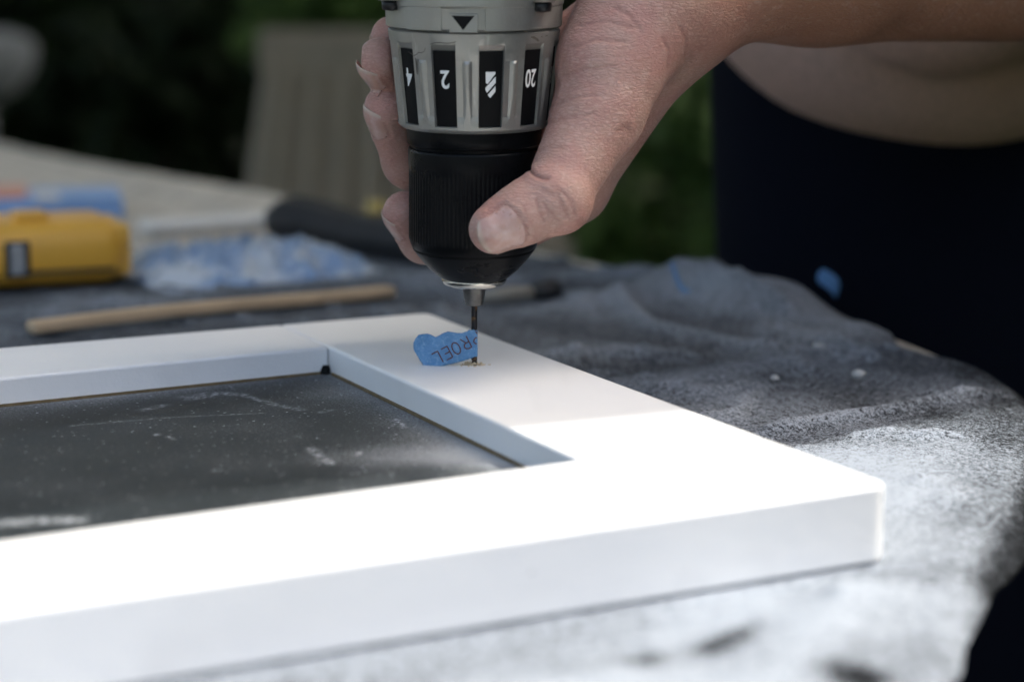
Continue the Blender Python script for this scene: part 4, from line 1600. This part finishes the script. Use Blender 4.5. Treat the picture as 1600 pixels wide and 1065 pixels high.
# ---- rest of the body at a coarser grid
SH_L = np.array([385., 800., 320.]); SH_R = np.array([120., 905., 350.])
PELV = np.array([345., 985., 10.]); CHEST = np.array([292., 880., 210.])
HEAD = np.array([170., 745., 530.])
GRIPC = TIP + AX * (S_COL1 + 82) + E2 * 78
RH = GRIPC + np.array([-4, 4, 26])
ELB_R = np.array([-20., 850., 130.])
GZ = -CAMZ * 1000
def body_sdf(p):
    d = cap(p, ELBOW, SH_L, 38, 52)
    d = smin(d, cap(p, SH_L, SH_R, 58, 58), 30)
    d = smin(d, cap(p, PELV, CHEST, 102, 108), 40)
    d = smin(d, cap(p, CHEST, (SH_L + SH_R) / 2, 110, 70), 40)
    d = smin(d, cap(p, (SH_L + SH_R) / 2, HEAD - np.array([0, 0, 90]), 50, 46), 20)
    # head with nose and ears
    h = ell(p, HEAD, np.array([76., 92., 112.]))
    h = smin(h, ell(p, HEAD + np.array([-35, -45, -55]), np.array([45., 48., 52.])), 25)
    h = smin(h, cap(p, HEAD + np.array([-52, -74, 5]), HEAD + np.array([-66, -92, -30]), 7, 12), 8)
    h = smin(h, ell(p, HEAD + np.array([52, -62, -10]), np.array([16., 12., 30.])), 5)
    h = smin(h, ell(p, HEAD + np.array([-60, 62, -10]), np.array([16., 12., 30.])), 5)
    d = smin(d, h, 14)
    d = smin(d, cap(p, SH_R, ELB_R, 50, 38), 20)
    d = smin(d, cap(p, ELB_R, RH + np.array([6, 26, 26]), 36, 24), 12)
    for sgn, fx in ((-1, -60), (1, 85)):
        hip = PELV + np.array([sgn * 78, -sgn * 12, -10]); kn = np.array([PELV[0] + fx * 1.1, PELV[1] + 10 - sgn * 14, GZ + 480])
        an = np.array([PELV[0] + fx * 1.25, PELV[1] + 40 - sgn * 14, GZ + 85])
        d = smin(d, cap(p, hip, kn, 84, 58), 20)
        d = smin(d, cap(p, kn, an, 56, 38), 15)
        d = smin(d, cap(p, an + np.array([0, 20, -40]), an + np.array([-50, -130, -58]), 34, 24), 12)
    return d
def rhand_sdf(p):
    d = cap(p, RH + np.array([8, 28, 28]), RH + np.array([2, 0, 6]), 24, 20)
    d = smin(d, cap(p, RH + np.array([-14, 0, 4]), RH + np.array([16, 4, 4]), 17, 17), 10)
    for i, o in enumerate((-30, -10, 10, 29)):
        b = GRIPC + E2 * o
        chain = [b + AX * 30 + E1 * 10, b + AX * 12 - E1 * 27, b - AX * 16 - E1 * 22, b - AX * 28 + E1 * 2]
        for q0, q1 in zip(chain[:-1], chain[1:]):
            d = smin(d, cap(p, q0, q1, 9.2, 8.4), 3)
    b = GRIPC
    d = smin(d, cap(p, b + AX * 28 + E1 * 12 + E2 * -6, b + E1 * 28 - E2 * 12, 11, 10), 5)
    d = smin(d, cap(p, b + E1 * 28 - E2 * 12, b - AX * 20 + E1 * 20 - E2 * 22, 9.5, 8), 3)
    return smax(d, 19.0 - cap(p, TIP + AX * (S_COL1 + 78), TIP + AX * (S_COL1 + 84) + E2 * 140, 0, 0), 1.0)
BV, BQ = mesh_sdf(body_sdf, np.arange(-140, 620, 10.), np.arange(560, 1230, 10.), np.arange(GZ - 6, 690, 10.))
RV, RQ = mesh_sdf(rhand_sdf, np.arange(-75, 75, 2.2), np.arange(570, 760, 2.2), np.arange(-10, 160, 2.2))
nH, nB, nR = len(HV), len(BV), len(RV)
AV = np.concatenate([HV, BV, RV])
AQ = np.concatenate([HQ, BQ + nH, RQ + nH + nB])
z = lambda n, v=0.: np.full(n, v)
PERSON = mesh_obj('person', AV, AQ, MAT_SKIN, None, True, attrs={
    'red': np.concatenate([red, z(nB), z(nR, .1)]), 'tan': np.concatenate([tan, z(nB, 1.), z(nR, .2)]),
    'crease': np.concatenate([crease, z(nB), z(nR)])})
tag(PERSON, 'person in beige knit top and navy trousers steadying the drill with a bare hand', 'person')
for R_, f_, tip_, n_ in NAILM:
    no = mesh_obj('fingernail', R_, f_, MAT_NAIL, PERSON, True, attrs={'tip': tip_})
    md = no.modifiers.new('thickness', 'SOLIDIFY'); md.thickness = .00035; md.offset = -1

# clothing: beige knit top and navy trousers follow the body
def top_sdf(p):
    d = cap(p, PELV + np.array([0, 0, 60]), CHEST, 126, 121)
    d = smin(d, cap(p, CHEST, (SH_L + SH_R) / 2, 118, 78), 40)
    d = smin(d, cap(p, SH_L, SH_R, 64, 64), 30)
    d = smin(d, cap(p, SH_L, SH_L + (ELBOW - SH_L) * .62, 60, 52), 14)
    d = smin(d, cap(p, SH_R, SH_R + (ELB_R - SH_R) * .62, 58, 50), 14)
    # the front of the top hangs forward over the waistband
    d = smin(d, ell(p, np.array([208., 905., 58.]), np.array([136., 95., 124.])), 20)
    d = smin(d, ell(p, np.array([330., 915., 96.]), np.array([150., 95., 120.])), 30)
    b = ell(p, np.array([192., 824., 62.]), np.array([76., 52., 90.]))
    d = smin(d, b, 2.5)
    neck = np.linalg.norm(p - (HEAD - np.array([0, 0, 140])), axis=1) - 78
    return smax(d, -neck, 6)
def trouser_sdf(p):
    d = cap(p, PELV + np.array([-60, 10, 45]), PELV + np.array([60, -10, 45]), 118, 118)
    d = smax(d, p[:, 2] - 62.0, 10)
    for sgn, fx in ((-1, -60), (1, 85)):
        hip = PELV + np.array([sgn * 82, -sgn * 12, -30]); kn = np.array([PELV[0] + fx * 1.1, PELV[1] + 10 - sgn * 14, GZ + 480])
        an = np.array([PELV[0] + fx * 1.25, PELV[1] + 40 - sgn * 14, GZ + 62])
        d = smin(d, cap(p, hip, kn, 112, 80), 25)
        d = smin(d, cap(p, kn, an, 80, 62), 15)
    # straight front panel of the trousers against the table edge
    d = smin(d, cap(p, np.array([187., 960., 30.]), np.array([204., 985., -330.]), 88, 84), 30)
    return smax(d, GZ + 24 - p[:, 2], 4)
TV, TQ = mesh_sdf(top_sdf, np.arange(-70, 600, 7.), np.arange(670, 1200, 7.), np.arange(-110, 460, 7.))
mesh_obj('knit_top', TV, TQ, MAT_KNIT, PERSON, True)
TV, TQ = mesh_sdf(trouser_sdf, np.arange(60, 620, 7.), np.arange(780, 1230, 7.), np.arange(GZ, 120, 7.))
mesh_obj('trousers', TV, TQ, MAT_NAVY, PERSON, True)
def hair_sdf(p):
    d = ell(p, HEAD + np.array([14, 18, 20]), np.array([86., 98., 110.]))
    d = smin(d, cap(p, HEAD + np.array([50, 60, -20]), HEAD + np.array([60, 70, -190]), 46, 30), 25)
    face = ell(p, HEAD + np.array([-60, -75, -40]), np.array([78., 82., 92.]))
    return smax(d, -face, 8)
TV, TQ = mesh_sdf(hair_sdf, np.arange(40, 340, 6.), np.arange(600, 930, 6.), np.arange(290, 690, 6.))
mesh_obj('hair', TV, TQ, MAT_HAIR, PERSON, True)
for sgn, fx in ((-1, -60), (1, 85)):
    an = np.array([PELV[0] + fx * 1.25, PELV[1] + 40 - sgn * 14, GZ + 85])
    def shoe_sdf(p):
        d = cap(p, an + np.array([4, 30, -34]), an + np.array([-54, -140, -54]), 44, 30)
        d = smin(d, cap(p, an + np.array([0, 10, 0]), an + np.array([0, 10, -40]), 46, 44), 10)
        return smax(d, GZ + 3 - p[:, 2], 3)
    TV, TQ = mesh_sdf(shoe_sdf, np.arange(an[0] - 110, an[0] + 70, 5.), np.arange(an[1] - 200, an[1] + 100, 5.), np.arange(GZ - 6, GZ + 150, 5.))
    mesh_obj('shoe', TV, TQ, MAT_SHOE, PERSON, True)
for s_ in (-1, 1):
    c = HEAD + np.array([-54 + s_ * 16, -66 - s_ * 16, 14.])
    v, f = tube([c + np.array([0, 0, 9.]) , c + np.array([0, 0, 5.]), c, c - np.array([0, 0, 5.]), c - np.array([0, 0, 9.])], [2, 8, 11, 8, 2], 16)
    mesh_obj('eye', v, f, MAT_PAPER, PERSON, True)
#@PROPS
# ================================================================ things lying on the table
def zc(extra=0.0): return ZCLOTH + 1.2 + extra

def make_stick():
    a = onz(46, 524, ZCLOTH + 2); b = onz(612, 462, ZCLOTH + 2)
    d = b - a; L = np.linalg.norm(d); d /= L
    n = np.array([-d[1], d[0], 0])
    V, Fc = [], []
    m = 24
    for i in range(m + 1):
        t = i / m
        c = a + d * L * t + np.array([0, 0, 3.2 + .8 * math.sin(t * 5)])
        for dn, dz in ((-4.4, -2.5), (4.4, -2.5), (4.4, 2.5), (-4.4, 2.5)):
            V.append(c + n * dn + np.array([0, 0, dz]))
    for i in range(m):
        for k in range(4):
            Fc.append([4 * i + k, 4 * i + (k + 1) % 4, 4 * i + 4 + (k + 1) % 4, 4 * i + 4 + k])
    Fc += [[3, 2, 1, 0], [4 * m + k for k in range(4)]]
    o = bevel(mesh_obj('wooden_stick', V, Fc, MAT_STICK), 1.7, 3)
    tag(o, 'long pale wooden stick lying on the cloth behind the frame', 'stick')
make_stick()

def rounded_block(c, size, ax, name, mat, root, r, seg=4):
    ay = np.array([-ax[1], ax[0], 0.])
    v, f = box(c, size, ax, ay)
    return bevel(mesh_obj(name, v, f, mat, root), r, seg)

MAT_AMBER = simple('amber_plastic', (.80, .47, .09), .45, .12, 30)
MAT_CRUMB = simple('dull_white_paint', (.42, .42, .41), .8, .15, 300)
def make_tape_measure():
    c0 = onz(60, 448, ZCLOTH + 2)
    ax = np.array([.93, .36, 0.]); ax /= np.linalg.norm(ax); ay = np.array([-ax[1], ax[0], 0.])
    fr = onz(207, 446, ZCLOTH + 2)               # front right foot
    L, D, H = 92.0, 66.0, 31.0
    c = fr - ax * L / 2 + ay * D / 2 + np.array([0, 0, H / 2 + .5])
    root = empty('tape_measure', (c[0], c[1], ZCLOTH))
    v, f = box(c, (L, D, H), ax, ay)
    v = np.array(v)
    o = mesh_obj('case', v, f, MAT_YELLOW, root)
    bevel(o, 12.5, 6)
    o.data.polygons.foreach_set('use_smooth', np.ones(len(o.data.polygons), dtype=bool))
    rounded_block(c + ax * 2 - ay * 10 + np.array([0, 0, H / 2 + 1.4]), (16, 22, 4.4), ax, 'thumb_lock', MAT_YELLOW, root, 1.6)
    rounded_block(c + ax * (L / 2 - 7), (17, D - 14, H - 5), ax, 'end_bumper', MAT_AMBER, root, 3.5)
    rounded_block(c + ax * 14 + np.array([0, 0, -7.5]), (L - 44, D + 1.0, 1.6), ax, 'seam', MAT_DARK, root, .3)
    lx = -7.0
    rounded_block(c + ax * lx - ay * (D / 2 + .2) + np.array([0, 0, -1.0]), (11.5, 1.6, 17), ax, 'label_plate', MAT_DARK, root, .5)
    rounded_block(c + ax * lx - ay * (D / 2 + 1.3) + np.array([0, 0, -1.0]), (6.5, 1.2, 14), ax, 'label_print', MAT_GREYMETAL, root, .4)
    rounded_block(c + ax * (L / 2 + .8) + ay * -18 + np.array([0, 0, -H / 2 + 3.2]), (5, 15, 2), ax, 'end_hook', MAT_GREYMETAL, root, .5)
    tag(root, 'yellow tape measure lying on the cloth at the left', 'tape measure')
make_tape_measure()

def make_pack():
    fr = onz(194, 344, ZTABLE)
    ax = np.array([.97, .24, 0.]); ax /= np.linalg.norm(ax); ay = np.array([-ax[1], ax[0], 0.])
    L, D, H = 150.0, 80.0, 15.0
    c = fr - ax * L / 2 + ay * D / 2 + np.array([0, 0, H / 2 + .3])
    root = empty('flat_pack', (c[0], c[1], ZTABLE))
    rounded_block(c, (L, D, H), ax, 'wrapper', MAT_BLUEPACK, root, 3)
    rounded_block(c - ax * 30 + np.array([0, 0, H / 2 + .6]), (88, D - 6, 4.2), ax, 'coloured_band', MAT_ORANGE, root, 1)
    rounded_block(c + ax * 27 - ay * (D / 2 - 9) + np.array([0, 0, H / 2 + .3]), (16, 22, 3.0), ax, 'pale_panel', MAT_PAPER, root, 1)
    rounded_block(c - ax * 48 - ay * (D / 2 + .3) + np.array([0, 0, -2]), (28, 1.4, 11), ax, 'dark_print', MAT_DARK, root, .3)
    tag(root, 'blue flat packet with a salmon band behind the yellow tape measure', 'packet')
make_pack()

def crumple(name, c, rx, ry, h, ang, mat, label, cat, seed, n=46):
    V, Fc = [], []
    ca, sa = math.cos(ang), math.sin(ang)
    for i in range(n + 1):
        for j in range(n + 1):
            u, v = i / n * 2 - 1, j / n * 2 - 1
            k = max(0, 1 - (abs(u) ** 2.6 + abs(v) ** 2.6)) ** .5
            w = (1 - min(1, abs(fbm(u * 3.2 + seed, v * 3.2, 1, 2)) * 2.2)) ** 2 * .9 + .4 * (1 - min(1, abs(fbm(u * 8 + seed, v * 8, 5, 2)) * 2))
            x, y = u * rx * (1 + .12 * fbm(v * 3, seed, 0, 2)), v * ry * (1 + .15 * fbm(u * 3, seed + 5, 0, 2))
            V.append((c[0] + ca * x - sa * y, c[1] + sa * x + ca * y, c[2] + .3 + h * k * (.25 + w)))
    for i in range(n):
        for j in range(n):
            q = i * (n + 1) + j
            Fc.append([q, q + n + 1, q + n + 2, q + 1])
    o = mesh_obj(name, V, Fc, mat, None, True)
    m = o.modifiers.new('thickness', 'SOLIDIFY'); m.thickness = .0006; m.offset = -1
    return tag(o, label, cat)
c = onz(385, 425, ZCLOTH + 1)
crumple('crumpled_film', (c[0], c[1], ZCLOTH + 2), 60, 56, 12, .5, MAT_FILM, 'crumpled blue and white masking film beside the tape measure', 'masking film', 2.0)

# pale paper strip with a tan end
def make_strip():
    a = onz(225, 366, ZCLOTH); b = onz(446, 352, ZCLOTH)
    d = b - a; L = np.linalg.norm(d); d /= L
    root = empty('paper_strip', (a[0], a[1], ZCLOTH))
    n = np.array([-d[1], d[0], 0])
    v, f = box((a + b) / 2 + np.array([0, 0, 5]), (L, 20, 7), d, n)
    bevel(mesh_obj('strip', v, f, MAT_PAPER, root), 2.0)
    v, f = box(b + d * 3.2 + np.array([0, 0, 5]), (6, 20.5, 8), d, n)
    bevel(mesh_obj('tan_end', v, f, MAT_STICK, root), 1.5)
    tag(root, 'white paper strip with a tan end left of the black grip', 'paper strip')
make_strip()

def make_black_tool():
    P = [W(452, 345, 1065), W(500, 350, 1045), W(560, 368, 1015), W(625, 390, 985), W(700, 415, 950), W(775, 447, 915)]
    for p in P: p[2] = max(p[2], ZCLOTH + 10)
    root = empty('hand_tool', (P[2][0], P[2][1], ZCLOTH))
    ts = np.linspace(0, len(P) - 1, 26)
    pts = [np.array([np.interp(t, range(len(P)), [p[i] for p in P]) for i in range(3)]) for t in ts]
    rr = np.interp(ts, [0, .25, 1, 2, 3, 4, 5], [15, 15.5, 14, 12.5, 13, 11, 9])
    v, f = tube(pts, rr, 7)
    bevel(mesh_obj('rubber_grip', v, f, MAT_RUBBER, root), 1.5)
    v, f = tube([P[0] + np.array([-.5, 4, 0]), P[0] + np.array([-6, 14, -2])], [13, 12], 7)
    mesh_obj('end_cap', v, f, MAT_DARK, root, True)
    tag(root, 'black rubber-gripped hand tool lying behind the fingers and chuck', 'hand tool')
make_black_tool()

def make_cap():
    c = onz(588, 333, ZTABLE + 2)
    root = mesh_obj('yellow_cap', *tube([c + np.array([0, 0, .2]), c + np.array([0, 0, 2]), c + np.array([0, 0, 7]), c + np.array([0, 0, 8.5])], [6.5, 7.5, 7, 5], 20), MAT_YELLOW, None, True)
    root.data.materials[0] = simple('dull_yellow', (.46, .34, .10), .5, .1, 40)
    tag(root, 'small yellow plastic cap glimpsed left of the fingertips', 'cap')
make_cap()

MAT_BRUSH = simple('greyed_brush_wood', (.27, .25, .21), .7, .3, 60)
def make_brush():
    a = onz(752, 474, ZCLOTH + 3); b = onz(868, 464, ZCLOTH + 3)
    root = empty('small_brush', (a[0], a[1], ZCLOTH))
    d = b - a
    v, f = tube([a + np.array([0, 0, 3]), a + d * .35 + np.array([0, 0, 3.5]), a + d * .68 + np.array([0, 0, 3.2])], [2.6, 3.4, 2.6], 12)
    mesh_obj('handle', v, f, MAT_BRUSH, root, True)
    v, f = tube([a + d * .68 + np.array([0, 0, 3.2]), a + d * .82 + np.array([0, 0, 3.4]), b + np.array([0, 0, 4.5]), b + np.array([1.5, 0, 7])], [3.0, 4.6, 5.0, 2.0], 12)
    mesh_obj('bristles', v, f, MAT_DARK, root, True)
    tag(root, 'small brush with dark bristles lying behind the drill chuck', 'brush')
make_brush()

MAT_SCRAP = simple('dark_blue_tape', (.055, .15, .31), .7, .3, 300, .3)
def tape_scrap(path, w, label, up):
    V, Fc = [], []
    P = [np.array(p) for p in path]
    for i, p in enumerate(P):
        V += [p - np.array(up) * w / 2, p + np.array(up) * w / 2]
    for i in range(len(P) - 1):
        Fc.append([2 * i, 2 * i + 1, 2 * i + 3, 2 * i + 2])
    o = mesh_obj('tape_scrap', V, Fc, MAT_SCRAP, None, True)
    m = o.modifiers.new('thickness', 'SOLIDIFY'); m.thickness = .0004
    s = o.modifiers.new('smooth', 'SUBSURF'); s.levels = 2; s.render_levels = 2
    tag(o, label, 'tape', 'blue tape scraps at the table edge')
z0 = ZCLOTH + 16
tape_scrap([onz(1052, 440, z0) + np.array([-1, 4, 9]), onz(1056, 448, z0) + np.array([0, 2, 4]), onz(1066, 456, z0), onz(1080, 459, z0) + np.array([0, -1, 1])], 6,
           'small curled blue tape scrap on the pale table edge, left of the trousers', (.35, .9, .25))
z1 = ZCLOTH + 12
q = W(1300, 440, 812)
tape_scrap([q + np.array([-6, 4, 3]), q + np.array([-2, 1, 1]), q + np.array([2, 0, -2]), q + np.array([3, 2, -6])], 8,
           'small arched blue tape scrap on the cloth in front of navy trousers', (.35, .3, .88))

def crumb(px, py, r, seed, label):
    c = onz(px, py, ZCLOTH + 4)
    rnd = np.random.RandomState(seed)
    V, Fc = [], []
    n, m = 8, 6
    for i in range(m):
        ph = math.pi * (i + .5) / m
        for k in range(n):
            th = 2 * math.pi * k / n
            q = r * (1 + rnd.uniform(-.22, .22))
            V.append(c + np.array([q * 1.25 * math.sin(ph) * math.cos(th), q * math.sin(ph) * math.sin(th), q * .8 * math.cos(ph)]))
    for i in range(m - 1):
        for k in range(n):
            Fc.append([i * n + k, i * n + (k + 1) % n, (i + 1) * n + (k + 1) % n, (i + 1) * n + k])
    Fc += [list(range(n)), [(m - 1) * n + k for k in range(n)][::-1]]
    tag(mesh_obj('paint_crumb', V, Fc, MAT_CRUMB, None, True), label, 'crumb', 'paint crumbs on the cloth')
crumb(1279, 541, 1.9, 1, 'round white paint crumb on the cloth, farthest of the three')
crumb(1341, 584, 2.1, 2, 'oblong white paint crumb on the cloth, rightmost of the three')
crumb(1211, 590, 1.3, 3, 'small dull white paint crumb on the cloth, leftmost of the three')
